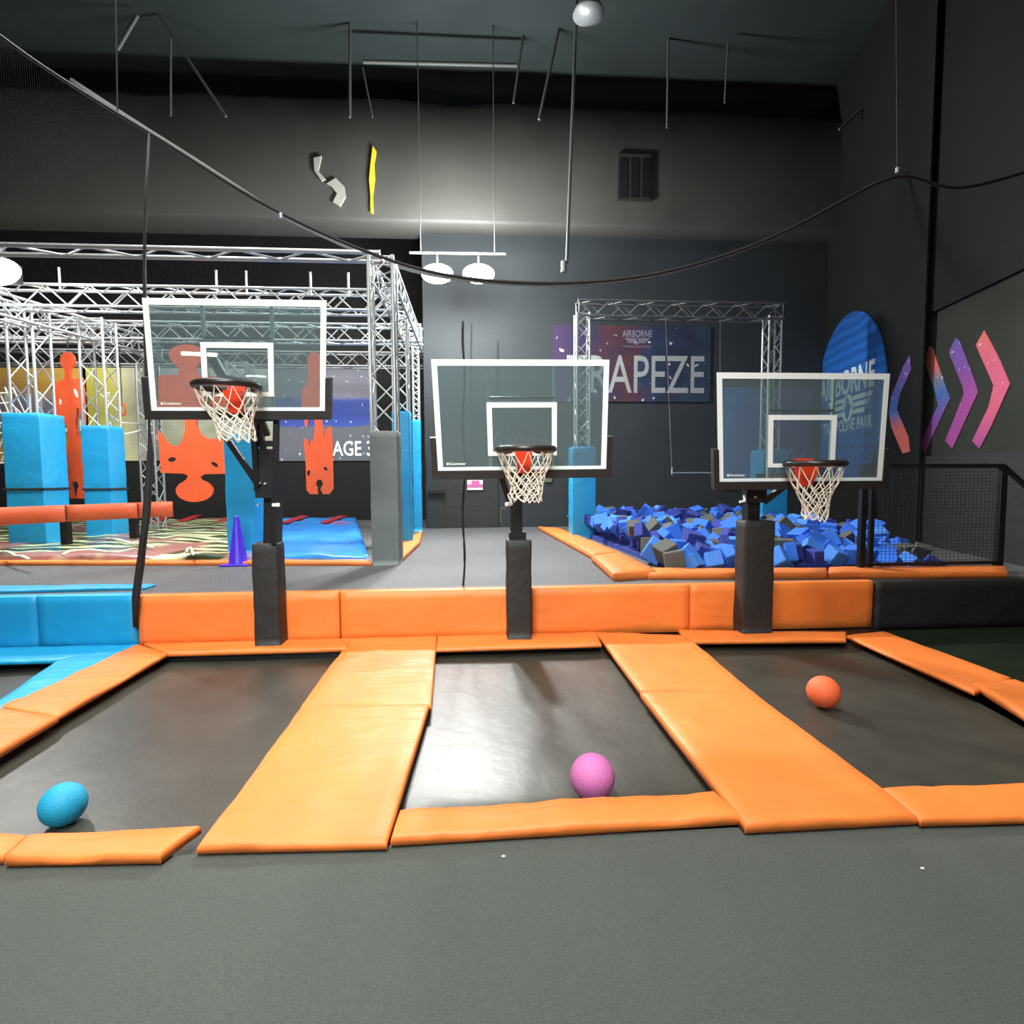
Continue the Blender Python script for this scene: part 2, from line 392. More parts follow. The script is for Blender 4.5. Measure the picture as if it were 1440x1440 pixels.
mat_quad([(966, 901), (1190, 899), (1190, 888), (963, 892)], 0, H, M['orange'], 'narrow orange mat at the far end of the right trampoline', 15, wr=.003)
# blue mats on the left
mat_quad([(-40, 1010), (-6, 1000), (193, 905), (80, 928)], 0, H, M['blue'], 'blue floor mat running beside the orange side mat', 16, name='floor_mat')
mat_quad([(-60, 932), (82, 928), (193, 904), (-60, 907)], 0, H-.004, M['blue'], 'blue floor mat along the foot of the blue wall pads', 17, name='floor_mat')
# trampoline beds (each a trampoline: fabric on a steel edge frame)
def bed(px, label, seed):
    c = [AZ(x, y, BED) for x, y in px]
    root = empty('trampoline', sum(c, Vector())/4, label, 'trampoline')
    n = 24; vs = []
    for j in range(n+1):
        for i in range(n+1):
            u, v = i/n, j/n; p = c[0]*(1-u)*(1-v)+c[1]*u*(1-v)+c[2]*u*v+c[3]*(1-u)*v
            p.z = BED-.02*math.sin(u*PI)*math.sin(v*PI)+.004*noise.noise(p*2.5+Vector((seed, 0, 0))); vs.append(p)
    fs = [(j*(n+1)+i, j*(n+1)+i+1, (j+1)*(n+1)+i+1, (j+1)*(n+1)+i) for j in range(n) for i in range(n)]
    obj('jumping_bed', vs, fs, M['bed'], root, True)
    mb = MB()
    for i in range(4): mb.bar(c[i]+Vector((0, 0, -.03)), c[(i+1) % 4]+Vector((0, 0, -.03)), .04)
    mb.build('frame', M['black'], root)
bed([(-330, 1260), (300, 1215), (520, 905), (225, 905)], 'black trampoline of the left lane with the blue ball on it', 1)
bed([(520, 1170), (1080, 1140), (860, 898), (600, 903)], 'black trampoline of the middle lane with the pink ball on it', 2)
bed([(1215, 1125), (1620, 1120), (1200, 893), (935, 893)], 'black trampoline of the right lane with the orange ball on it', 3)
bed([(-160, 1010), (-20, 1005), (140, 915), (-90, 918)], 'black trampoline bed showing as a wedge among the blue mats', 4)
# under-frame pit faces so the mats have something to rest on
mb = MB()
for (a, b) in (((543, 1187), (612, 897)), ((278, 1190), (490, 900)), ((1050, 1160), (843, 897)), ((1290, 1150), (965, 897)), ((1370, 985), (1195, 897)), ((90, 1015), (225, 912))):
    P = AZ(*a, 0); Q = AZ(*b, 0)
    c_ = .06 if a[0] in (543, 1290, 90) else -.06
    mb.bar(P+Vector((-c_*1.2, 0, -.16)), Q+Vector((-c_*1.2, 0, -.16)), .07, .30)
mb.box((AZ(0, 1000, 0).x-.6, YW-.28, -.32), (xr_edge, YW+.1, -.004))
tag(mb.build('trim_9', M['black']), kind='structure')
# ------------------------------------------------------------------ wall pads
def wall_pad(x0, x1, z0, z1, m, label, seed, group=None, y=YW):
    o = cushion('wall_pad', [(x0, y+.1, z0), (x1, y+.1, z0), (x1, y+.1, z1), (x0, y+.1, z1)], (0, -1, 0), .1, m, res=.07, seed=seed, edge=.009, wr=.008)
    return tag(o, label, 'pad', group)
XL = AY(194, 870, YW).x; X = lambda px: AY(px, 865, YW).x
wall_pad(XL, X(478)-.004, .0, D+.005, M['orange'], 'orange wall pad behind the left hoop post', 21)
wall_pad(X(478)+.004, X(748)-.004, .0, D+.005, M['orange'], 'orange wall pad left of the middle hoop post', 22)
wall_pad(X(748)+.004, X(970)-.004, .0, D+.005, M['orange'], 'orange wall pad right of the middle hoop post', 23)
wall_pad(X(970)+.004, X(1227), .0, D+.005, M['orange'], 'orange wall pad behind the right hoop post', 24)
wall_pad(X(52)+.004, XL-.01, .0, D+.02, M['blue'], 'blue wall pad next to the orange wall pads', 25)
wall_pad(X(-140), X(52)-.004, .0, D+.02, M['blue'], 'blue wall pad at the left edge of the photo', 26)
wall_pad(X(1230), X(1700), -.03, D, M['black_pad'], 'black wall pad on the deck front under the railing', 27)
# rounded blue lip on the deck corner
c = AZ(195, 827, D); vs = []
tag(cushion('corner_mat', [(c.x-1.6, c.y-.18, D), (c.x+.12, c.y-.1, D), (c.x+.12, c.y+.08, D), (c.x-1.6, c.y+.12, D)], UP, .03, M['blue'], seed=3), 'thin blue mat lying on the deck edge over the blue wall pads', 'mat')
# ------------------------------------------------------------------ balls
def ball(px, py_c, r_px, m, label):
    R = .108
    for it in range(60):
        pass
    P = AZ(px, py_c+r_px*.9, BED-.012)
    # refine: centre projects to (px, py_c)
    c = AZ(px, py_c, BED-.012+R)
    d = (c-CAMPOS).dot(CR @ Vector((0, 0, -1)))
    return c, d
for (px, py, rp, m, label) in ((89, 1131, 37, 'ball_blue', 'bright blue rubber ball on the left trampoline behind the askew mat'),
                               (833, 1092, 31.5, 'ball_pink', 'pink rubber ball on the middle trampoline'),
                               (1158, 973, 25, 'ball_orange', 'orange rubber ball on the right trampoline')):
    r = .11
    for it in range(20):
        c = AZ(px, py, BED-.012+r); d = (c-CAMPOS).dot(CR @ Vector((0, 0, -1))); r = rp*d/F/(1+((px-720)/F)**2*.45)
    disc_ball('rubber_ball', c, r, M[m], label)
# ------------------------------------------------------------------ hoops
def hoop(bpx, tpx, rimc, rim_r, post_px, post_base, post_top, label, kind):
    Yb, Yt = 5.1, 4.87
    bl, br = AY(*bpx[0], Yb), AY(*bpx[1], Yb); tl, tr_ = AY(*tpx[0], Yt), AY(*tpx[1], Yt)
    bc = (bl+br)/2; tcn = (tl+tr_)/2
    Wd = ((br-bl).length+(tr_-tl).length)/2
    ex = ((br-bl).normalized()+(tr_-tl).normalized()).normalized(); ez = (tcn-bc); Hh = ez.length; ez.normalize()
    ey = ex.cross(ez)*-1     # towards the camera side is -ey... keep outward = front
    fr_ = -ex.cross(ez).normalized()
    fr_ = fr_ if fr_.y < 0 else -fr_
    px0 = AY(post_px[0], (post_base+post_top)/2, YW-.22).x; px1 = AY(post_px[1], (post_base+post_top)/2, YW-.22).x
    xp = (px0+px1)/2; yp = YW-.11
    root = empty('basketball_hoop', (xp, yp, H), label, 'basketball hoop')
    zpt = AY(post_px[0], post_top, YW-.22).z
    cushbox('post_pad', px0, px1, yp-.11, yp+.1, H+.004, zpt, M['black_pad'], root, wr=.006, seed=xp)
    P = lambda u, v, n=0: bc+ex*(u*Wd)+ez*(v*Hh)+fr_*n      # u -.5...5, v 0..1
    # glass
    th = .012
    MB().fbox(P(-.5, 0, -th), ex*Wd, ez*Hh, fr_*th).build('glass_panel', M['glass'], root)
    # white border
    bw = .052; f = .004; mb = MB()
    mb.fbox(P(-.5, 0, .0), ex*bw*.9, ez*Hh, fr_*f); mb.fbox(P(.5, 0, .0)-ex*bw*.9, ex*bw*.9, ez*Hh, fr_*f)
    mb.fbox(P(-.5, 0, .0)+ex*bw*.9, ex*(Wd-1.8*bw), ez*bw*.55, fr_*f); mb.fbox(P(-.5, 1, .0)-ez*bw+ex*bw*.9, ex*(Wd-1.8*bw), ez*bw, fr_*f)
    mb.build('border', M['white'], root)
    # target square
    sw, s0, s1 = .405*Wd, .135*Hh, .625*Hh; t = .045; mb = MB(); o = bc+fr_*0
    mb.fbox(o-ex*sw/2+ez*s0, ex*t, ez*(s1-s0), fr_*f); mb.fbox(o+ex*(sw/2-t)+ez*s0, ex*t, ez*(s1-s0), fr_*f)
    mb.fbox(o-ex*(sw/2-t)+ez*s0, ex*(sw-2*t), ez*t*.8, fr_*f); mb.fbox(o-ex*(sw/2-t)+ez*(s1-t), ex*(sw-2*t), ez*t, fr_*f)
    mb.build('target_square', M['white'], root)
    # black edge padding: bottom strip with short uprights
    pb = .075; mb = MB()
    mb.fbox(P(-.5, 0, -.045)-ex*.05-ez*pb, ex*(Wd+.1), ez*pb, fr_*.07)
    for sx in (-1, 1):
        mb.fbox(P(.5*sx, 0, -.045)+(ex*.0 if sx > 0 else -ex*.05), ex*.05, ez*.31*Hh, fr_*.07)
    mb.build('edge_padding', M['black_pad'], root)
    # steel frame on the back
    for sx in (-1, 1):
        MB().fbox(P(0, .0, -.05)+ex*(sx*.19*Wd-.012), ex*.024, ez*Hh*.985, fr_*.03).build('back_brace', M['brace'], root)
    MB().fbox(P(-.19, .65, -.05), ex*.38*Wd, ez*.022, fr_*.03).build('cross_brace', M['black'], root)
    # rim, bracket
    rc = AY(rimc[0], rimc[1], 4.86); rr = rim_r*4.86/F-.028
    mb = MB().tube([(rc.x+rr*math.cos(a), rc.y+rr*math.sin(a), rc.z) for a in [i*2*PI/40 for i in range(40)]], .028, 10, True)
    mb.build('rim', M['rim'], root, True)
    bx = P(0, .05)
    fx = Vector((bc.x, 0, 0)).x
    yb0 = P(0, .1).y
    mb = MB()
    zb_ = rc.z
    w1 = .075 if kind != 3 else .085
    mb.add([(bc.x-w1, yb0-.13, zb_-.02), (bc.x+w1, yb0-.13, zb_-.02), (bc.x+w1, yb0-.005, zb_-.02), (bc.x-w1, yb0-.005, zb_-.02),
            (bc.x-w1*.6, yb0-.07, zb_-.2), (bc.x+w1*.6, yb0-.07, zb_-.2), (bc.x+w1*.6, yb0-.005, zb_-.2), (bc.x-w1*.6, yb0-.005, zb_-.2)],
           [(0, 1, 2, 3), (7, 6, 5, 4), (0, 4, 5, 1), (1, 5, 6, 2), (2, 6, 7, 3), (3, 7, 4, 0)])
    mb.box((bc.x-w1, yb0-.03, zb_-.03), (bc.x+w1, yb0-.002, zb_+.05))
    mb.build('rim_bracket', M['bracket'], root)
    # net: diamonds of cord, pulled in towards the bottom
    n = 12; lv = [(0, 1.0, -.02), (1, .84, -.15), (2, .70, -.21), (3, .62, -.26), (4, .575, -.31), (5, .56, -.355), (6, .56, -.40), (7, .60, -.445)]
    sk = {1: (.07, .0), 2: (.0, 0), 3: (.01, 0)}[kind]
    if kind == 3: lv = [(k, a*(1-.04*k), z*1.12) for k, a, z in lv]
    mb = MB(); twist = {1: .09, 2: .0, 3: .03}[kind]
    def node(k, i):
        a = 2*PI*(i+.5*(k % 2))/n+twist*k; _, s_, z = lv[k]
        t_ = k/7
        j = .006*noise.noise(Vector((k*1.3, i*2.1, xp)))*k
        return Vector((rc.x+rr*s_*math.cos(a)+sk[0]*t_+j, rc.y+rr*s_*math.sin(a), rc.z+z+.012*noise.noise(Vector((i*1.7, k, xp)))*k*.5))
    for k in range(7):
        for i in range(n):
            p = node(k, i)
            for q in ((node(k+1, i), node(k+1, (i-1) % n)) if k % 2 == 0 else (node(k+1, i), node(k+1, (i+1) % n))):
                r0 = .0045 if k < 1 else .0055
                mb.tube([p, (p+q)/2+Vector((0, 0, -.006)), q], r0, 4)
    mb.build('net', M['net'], root)
    # support arms
    yfr = yp-.02
    if kind == 1:
        t0 = Vector((AY(376, 690, yp).x, yp, 0)); 
        MB().bar((t0.x+.02, yp, zpt-.3), (t0.x+.06, yp, AY(370, 675, yp).z), .13).build('post', M['black'], root)
        a0 = AY(384, 765, yp); 
        mb = MB()
        mb.bar(AY(385, 765, yp-.12), AY(389, 585, yp-.2), .045); mb.bar(AY(362, 690, yp-.14), AY(356, 585, yp-.2), .045)
        mb.bar(AY(352, 588, 5.16), AY(392, 588, 5.16), .05)
        mb.build('lift_arm', M['black'], root)
        MB().bar(AY(364, 683, yp-.17), AY(318, 615, 5.14), .045).build('lift_arm', M['black'], root)
        MB().bar(AY(376, 612, yp-.16), AY(367, 590, 5.16), .05).build('lift_arm', M['black'], root)
        MB().bar(AY(364, 624, yp-.1), AY(384, 624, yp-.1), .05).build('cross_brace', M['black'], root)
        b0 = AY(373, 655, yp-.1)
        MB().box((b0.x-.075, b0.y-.06, AY(370, 700, yp-.1).z), (b0.x+.08, b0.y+.05, AY(370, 632, yp-.1).z)).build('head_box', M['black'], root)
        for q in ((366, 680), (374, 680), (364, 710)):
            a = AY(*q, yp-.16); MB().tube([a, a+Vector((0, -.03, 0))], .011, 8).build('bolt', M['metal'], root)
        a = AY(393, 710, yp-.16); MB().tube([a+Vector((-.06, .0, 0)), a], .018, 8).build('crank_knob', M['white'], root)
        # pivot lever seen through the board
        MB().bar(AY(300, 505, 5.2), AY(316, 533, 5.2), .07).build('lever', M['black'], root)
        MB().bar(AY(316, 533, 5.2), AY(352, 540, 5.25), .07).build('lever', M['black'], root)
        MB().bar(AY(352, 540, 5.25), AY(372, 640, yp-.1), .05).build('lever', M['black'], root)
    elif kind == 2:
        mb = MB().bar((xp-.02, yp, zpt-.3), (xp-.02, yp, bc.z+.02), .11); mb.build('post', M['black'], root)
        MB().box((xp-.09, yp-.07, zpt), (xp+.07, yp+.07, zpt+.07)).build('collar', M['black'], root)
        MB().bar(AY(716, 706, yp-.05), AY(703, 664, 5.15), .05).build('lift_arm', M['black'], root)
        MB().bar((xp, yp-.02, bc.z+.1), (bc.x, 5.14, bc.z+.1), .06).build('lift_arm', M['black'], root)
        MB().bar((xp, yp-.02, bc.z-.02), (bc.x, 5.14, bc.z-.03), .06).build('lift_arm', M['black'], root)
        a = AY(712, 709, yp-.12); MB().tube([a+Vector((.05, .05, 0)), a], .02, 8).build('crank_knob', M['white'], root)
        a = AY(704, 715, yp); b = AY(704, 735, yp); MB().bar(a+Vector((.05, 0, 0)), a, .015).bar(a, b, .015).build('crank_rod', M['rod'], root)
    else:
        mb = MB().bar((xp-.04, yp, zpt-.3), (xp-.04, yp, bc.z+.02), .12); mb.build('post', M['black'], root)
        MB().bar(AY(1074, 706, yp-.05), AY(1110, 678, 5.18), .05).build('lift_arm', M['black'], root)
        MB().bar((xp, yp-.02, bc.z+.04), (bc.x, 5.15, bc.z+.06), .06).build('lift_arm', M['black'], root)
        a0 = AY(1062, 698, yp-.07)
        MB().box((a0.x-.11, a0.y-.05, a0.z-.06), (a0.x+.09, a0.y+.06, a0.z+.07)).build('head_box', M['black'], root)
        a = AY(1040, 706, yp-.14); MB().tube([a+Vector((.06, .03, .06)), a+Vector((.05, .0, .01)), a], .012, 6).build('crank_knob', M['white'], root)
        a = AY(1063, 699, yp-.14); MB().tube([a+Vector((0, .03, 0)), a], .01, 8).build('bolt', M['metal'], root)
    # maker's mark in the lower left corner of the board
    mkw = .165
    mo = P(-.5, 0, .006)+ex*(bw+.03)+ez*(bw*.55+.022)
    mk = MB().fbox(mo-fr_*.002, ex*.018, ez*.02, fr_*.002); mk.build('maker_mark', M['white'], root)
    text_quad('Goalsetter', mo+ex*.024, ex*(mkw-.02), ez*.024, (0, 0, 0), M['white'], 'maker_mark', root, .01)
    return bc, ex, ez, fr_
b1 = hoop([(213, 578), (458, 577)], [(200, 418), (459, 423)], (320, 543), 45, (355, 392), 905, 765, 'left basketball hoop, its glass board raised highest, on a black padded post', 1)
b2 = hoop([(616, 662), (852, 659)], [(606, 505), (857, 506)], (739, 632), 44, (713, 748), 893, 760, 'middle basketball hoop on a black padded post between two orange strips', 2)
b3 = hoop([(1011, 677), (1239, 676)], [(1007, 524), (1252, 525)], (1146, 652), 43.5, (1046, 1089), 888, 733, 'right basketball hoop with a blue round sign seen through its board', 3)
# ------------------------------------------------------------------ trusses
def truss(name, p, q, size, label, cat='truss', cr=.022, br=.011, step=None, group=None, flat=False, finish='metal'):
    p, q = Vector(p), Vector(q); d = (q-p); L = d.length; d.normalize()
    root = empty(name, p, label, cat, group); m = M[finish]
    up = Vector((0, 0, 1)) if abs(d.z) < .8 else Vector((0, 1, 0))
    a = d.cross(up).normalized(); b = a.cross(d).normalized()
    s = size/2
    cs = [a*s+b*s, a*s-b*s, -a*s-b*s, -a*s+b*s] if not flat else [a*s, -a*s]
    for c_ in cs: rod('chord', p+c_, q+c_, cr, m, root)
    n = max(2, round(L/(step or size*1.05))); k = len(cs)
    for f in range(4 if not flat else 1):
        c0, c1 = cs[f], cs[(f+1) % k]
        for i in range(n):
            t0, t1 = L*i/n, L*(i+1)/n
            if i % 2: c0_, c1_ = c1, c0
            else: c0_, c1_ = c0, c1
            rod('diagonal_brace', p+c0_+d*t0, p+c1_+d*t1, br, m, root, 5)
    for t in (0.02, L-.02):
        for f in range(k if not flat else 1): rod('end_brace', p+cs[f]+d*t, p+cs[(f+1) % k]+d*t, br, m, root, 5)
    return root
def column(px0, px1, Y, ytop_pad, z_top, label, padmat, padlabel=None, tsize=.29, pad=True, name='truss_column', finish='metal', depth=None):
    c0 = AY(px0, 700, Y).x; c1 = AY(px1, 700, Y).x; dp = depth or (c1-c0)
    xc_ = (c0+c1)/2; yc = Y+dp/2
    r = truss(name, (xc_, yc, D), (xc_, yc, z_top), min(tsize, (c1-c0)-.06), label, finish=finish)
    zp = AY(px0, ytop_pad, Y).z
    o = cushbox('column_pad', c0, c1, Y, Y+dp, D, zp, padmat, r, wr=.004, seed=px0)
    if padlabel: o['label'] = padlabel
    return r, xc_, yc
ZT = 4.25
r1, x1_, y1_ = column(521, 561, 7.1, 606, ZT, 'nearest silver truss column with a grey pad round its foot', M['grey_pad'], 'grey vinyl pad', .33)
r2, x2_, y2_ = column(553, 578, 9.2, 578, ZT, 'silver truss column with a smooth blue pad, second behind the grey one', M['blue'], 'blue vinyl pad', .26)
r3, x3_, y3_ = column(581, 593, 11.3, 590, ZT, 'silver truss column with a narrow blue pad, farthest behind the grey one', M['blue'], 'blue vinyl pad', .22)
r4, x4_, y4_ = column(8, 62, 8.9, 580, ZT-.1, 'silver truss column with the widest blue pad at the far left', M['blue'], 'blue vinyl pad', .36)
r5, x5_, y5_ = column(118, 157, 9.7, 598, ZT-.1, 'silver truss column with a blue pad right of the orange figure cut-out', M['blue'], 'blue vinyl pad', .36)
column(317, 357, 7.75, 612, 3.1, 'blue padded column behind the purple cone', M['blue'], 'blue vinyl pad', .24)
xt = AY(207, 600, 11.2).x
truss('truss_column', (xt, 11.3, D), (xt, 11.3, 3.7), .27, 'thin bare truss column behind the black hanging strap')
xa = AY(-60, 400, 7.3).x
# front: flat ladder truss
truss('truss_beam', (-9.5, y1_, ZT+.02), (x1_, y1_, ZT+.02), .30, 'long flat ladder truss along the front top of the obstacle rig', flat=True, cr=.03, br=.016, step=.42)
truss('truss_beam', (x1_, y1_+.1, ZT-.12), (x3_, y3_, ZT-.12), .26, 'truss beam receding over the grey and blue column pads')
truss('truss_beam', (-9.6, 8.75, ZT-.1), (x1_+.0, 8.75, ZT-.1), .29, 'truss beam across the obstacle rig, nearest of the rear three')
truss('truss_beam', (-10.5, 10.6, ZT-.12), (x1_+.2, 10.6, ZT-.12), .29, 'truss beam across the obstacle rig, middle of the rear three')
truss('truss_beam', (-11.5, 12.8, ZT-.15), (x1_+.2, 12.8, ZT-.15), .29, 'truss beam across the obstacle rig just above the banners', finish='metal_dull')
truss('truss_beam', (x4_-.6, 5.9, ZT-.25), (x5_-.02, 10.9, ZT-.25), .3, 'truss beam receding above the two blue padded columns on the left')
truss('truss_beam', (x5_+.1, 10.9, ZT-.25), (xt, 11.6, ZT-.3), .25, 'short truss beam from the left row towards the thin bare column')
truss('truss_beam', (-9.5, 10.0, ZT-.3), (x5_+.1, 10.0, ZT-.3), .25, 'bright low truss beam joining the two blue padded columns')
for i, px in enumerate((85, 305, 347, 437, 490)):
    a = AY(px, 415, 8.75); 
    rod('truss_hanger', (a.x, 8.75, ZT+.0), (a.x, 8.75, ZT+.33), .016, M['metal'], None)
    tag(bpy.context.scene.objects[-1] if False else C.objects[-1], 'short upright hanger pipe on the nearest rear truss, number %s from the left' % ['one', 'two', 'three', 'four', 'five'][i], 'pipe', 'hanger pipes on the rear truss')
# trapeze frame
YT = 9.7
rt, xl, yl_ = column(805, 838, YT, 628, 4.35, 'silver truss column of the trapeze frame, left, with a blue pad', M['blue'], 'blue vinyl pad', .22)
rt2, xr2, yr2 = column(1072, 1108, YT, 632, 4.35, 'silver truss column of the trapeze frame, right, standing in the foam pit', M['blue'], 'blue vinyl pad', .22)
truss('truss_beam', (xl-.1, yl_, 4.42), (xr2+.14, yr2, 4.42), .26, 'truss beam across the top of the trapeze frame', finish='metal_dull', cr=.018)
# trapeze
a, b = AY(945, 665, yl_), AY(1012, 665, yl_)
tz = empty('trapeze', (a.x, a.y, a.z), 'thin trapeze swing hanging from the truss frame left of the right hoop', 'trapeze')
rod('swing_bar', a, b, .012, M['metal'], tz)
for p_, tx in ((a, 936), (b, 1013)):
    t_ = AY(tx, 445, yl_); t_.z = 4.29
    rod('rope', p_, t_, .005, M['ropegrey'], tz, 5)
    rod('end_cap', p_+Vector((0, 0, -.03)), p_+Vector((0, 0, .1)), .014, M['metal'], tz, 6)
# ------------------------------------------------------------------ banners and signs on the walls
def banner(name, px0, py0, px1, py1, Y, m, label, th=.02):
    a, b = AY(px0, py1, Y), AY(px1, py0, Y); a2 = AY(px0, py0, Y); b2 = AY(px1, py1, Y)
    zt_, zb_ = (a2.z+b.z)/2, (a.z+b2.z)/2
    o = MB().box((a.x, Y, zb_), (b.x, Y+th, zt_)).build(name, m)
    return tag(o, label, 'banner'), a.x, b.x, zb_, zt_
YF = FC-.04
mA = ramp_mat('mountain_print', [(0, (214, 160, 70)), (.25, (140, 140, 90)), (.42, (170, 160, 176)), (.6, (160, 160, 178)), (.75, (236, 180, 80)), (1, (240, 196, 100))], 'z', 0, 2.4, .55, 1.4)
mB = ramp_mat('yellow_print', [(0, (214, 206, 80)), (.35, (210, 204, 90)), (.55, (196, 194, 150)), (.8, (140, 140, 130)), (1, (100, 102, 98))], 'x', -.9, .9, .45, 1.6)
mC = ramp_mat('pale_print', [(0, (110, 120, 80)), (.4, (170, 172, 150)), (.7, (120, 122, 112)), (1, (180, 182, 176))], 'z', 0, 2.4, .7, 1.8)
mD = ramp_mat('blue_space_print', [(0, (84, 86, 92)), (.34, (92, 92, 98)), (.36, (44, 70, 150)), (.62, (40, 62, 140)), (.66, (110, 108, 118)), (1, (70, 72, 82))], 'z', 0, 2.4, .08, 1.6, speck=9)
bA, ax0, ax1, az0, az1 = banner('banner', -60, 517, 120, 648, YF, mA, 'orange and grey landscape banner at the far left')
bB, *_ = banner('banner', 121, 517, 222, 648, YF, mB, 'yellow to grey banner left of the big puzzle piece')
bC, *_ = banner('banner', 226, 517, 385, 648, YF, mC, 'pale banner behind the big orange puzzle piece')
bD, dx0, dx1, dz0, dz1 = banner('banner', 388, 517, 524, 648, YF, mD, 'blue banner with white lettering, behind the grey padded column')
TXW = M['white']
p0 = AY(446, 641, YF-.01); p1 = AY(524, 641, YF-.01); p2 = AY(446, 620, YF-.01)
text_quad('STAGE 3', p0, p1-p0, Vector((0, 0, p2.z-p0.z)), (0, -.004, 0), TXW, 'lettering', bD, .01)
mb = MB()
for (q0, q1, q2, q3) in ((8, 553, 14, 582), (38, 553, 43, 580), (51, 551, 58, 604), (60, 602, 95, 607), (66, 594, 71, 604), (104, 592, 108, 600), (112, 590, 115, 606)):
    a = AY(q0, q3, YF-.012); b = AY(q2, q1, YF-.012); mb.box((a.x, YF-.012, a.z), (b.x, YF-.001, b.z))
mb.build('lettering', TXW, bA)
# TRAPEZE banner
mT = ramp_mat('nebula_print', [(0, (56, 38, 72)), (.25, (46, 40, 64)), (.45, (78, 38, 46)), (.6, (36, 50, 78)), (.8, (30, 38, 58)), (1, (38, 54, 70))], 'x', -1.5, 1.5, .9, 1.3, speck=7)
bT, tx0, tx1, tz0, tz1 = banner('banner', 778, 458, 1000, 565, YB-.03, mT, 'dark nebula banner reading TRAPEZE behind the swing')
Yq = YB-.03
M['greytext'] = mat('greyed_white_print', (150, 154, 150), .7)
p0 = AY(797, 552, Yq); p1 = AY(990, 552, Yq); p2 = AY(797, 499, Yq)
text_quad('TRAPEZE', (p0.x, Yq, p0.z), (p1.x-p0.x, 0, 0), (0, 0, p2.z-p0.z), (0, -.005, 0), M['greytext'], 'lettering', bT, .004)
M['dimtext'] = mat('faint_white_print', (120, 120, 134), .7)
p0 = AY(875, 474, Yq); p1 = AY(917, 474, Yq); p2 = AY(875, 464, Yq)
text_quad('AIRBORNE', (p0.x, Yq, p0.z), (p1.x-p0.x, 0, 0), (0, 0, p2.z-p0.z), (0, -.005, 0), M['dimtext'], 'lettering', bT, .02)
p0 = AY(876, 489, Yq); p1 = AY(916, 489, Yq); p2 = AY(876, 486, Yq)
text_quad('TRAMPOLINE PARK', (p0.x, Yq, p0.z), (p1.x-p0.x, 0, 0), (0, 0, p2.z-p0.z), (0, -.005, 0), M['dimtext'], 'lettering', bT, .0)
def wings(o, ex, ez, w_, h_, nrm, m, parent):
    mb = MB(); ex = ex.normalized(); ez = ez.normalized()
    for s in (-1, 1):
        for k, (l, v) in enumerate(((1, .32), (.86, .02), (.72, -.28))):
            a = o+ex*s*w_*.1+ez*h_*v; b = o+ex*s*w_*.5*l+ez*h_*(v+.0)
            mb.prism([a, b, b+ex*(s*.04*w_)+ez*h_*.2, a+ez*h_*.2], nrm)
    ring = [o+ex*math.cos(t)*w_*.09+ez*math.sin(t)*h_*.55 for t in [i*2*PI/24 for i in range(24)]]
    mb.tube([r_+nrm*.5 for r_ in ring], w_*.022, 5, True)
    mb.build('wing_emblem', m, parent)
o_ = AY(896, 480, Yq)
wings(o_, Vector((1, 0, 0)), Vector((0, 0, 1)), .5, .12, Vector((0, -.006, 0)), M['dimtext'], bT)
# round blue sign on the angled wall
Nf = Nr if Nr.x < 0 else -Nr
S1 = R1+Nf*.02
cc = AP(1192, 565, S1, Nr)
rz = (AP(1199, 440, S1, Nr).z-AP(1199, 688, S1, Nr).z)/2
mS = ramp_mat('blue_wave_print', [(0, (30, 92, 190)), (.45, (24, 110, 196)), (1, (24, 84, 160))], 'z', 0, rz*2, .3, .6)
nt = mS.node_tree
wv = nt.nodes.new('ShaderNodeTexWave'); wv.bands_direction = 'Z'; wv.inputs['Scale'].default_value = 1.6; wv.inputs['Distortion'].default_value = 2.2; wv.inputs['Detail'].default_value = 1
tcn_ = nt.nodes.new('ShaderNodeTexCoord'); nt.links.new(tcn_.outputs['Object'], wv.inputs['Vector'])
mx = nt.nodes.new('ShaderNodeMix'); mx.data_type = 'RGBA'; mx.blend_type = 'MULTIPLY'; mx.inputs[0].default_value = .35
pr = nt.nodes['Principled BSDF']; lk = pr.inputs['Base Color'].links[0].from_socket
nt.links.new(lk, mx.inputs[6]); nt.links.new(wv.outputs['Color'], mx.inputs[7]); nt.links.new(mx.outputs[2], pr.inputs['Base Color'])
ring = [cc+dr*(-1)*0+dr*(math.cos(t)*rz*.92)+Vector((0, 0, math.sin(t)*rz)) for t in [i*2*PI/64 for i in range(64)]]
sg = tag(MB().prism(ring, Nf*.03).build('round_sign', mS), 'round blue sign with white lettering on the angled right wall', 'sign')
tp = lambda u, v: cc+dr*(-u*rz*.92)+Vector((0, 0, v*rz))+Nf*.034
M['signtext'] = mat('pale_print', (206, 216, 210), .7)
text_quad('AIRBORNE', tp(-.86, .08), tp(.74, .08)-tp(-.86, .08), tp(0, .37)-tp(0, .08), (0, 0, 0), M['signtext'], 'lettering', sg, .03)
wings(tp(.08, -.09), tp(1, 0)-tp(0, 0), Vector((0, 0, 1)), rz*1.1, rz*.26, Nf*.006, M['signtext'], sg)
text_quad('TRAMPOLINE PARK', tp(-.7, -.34), tp(.72, -.34)-tp(-.7, -.34), tp(0, -.2)-tp(0, -.34), (0, 0, 0), M['signtext'], 'lettering', sg, .02)
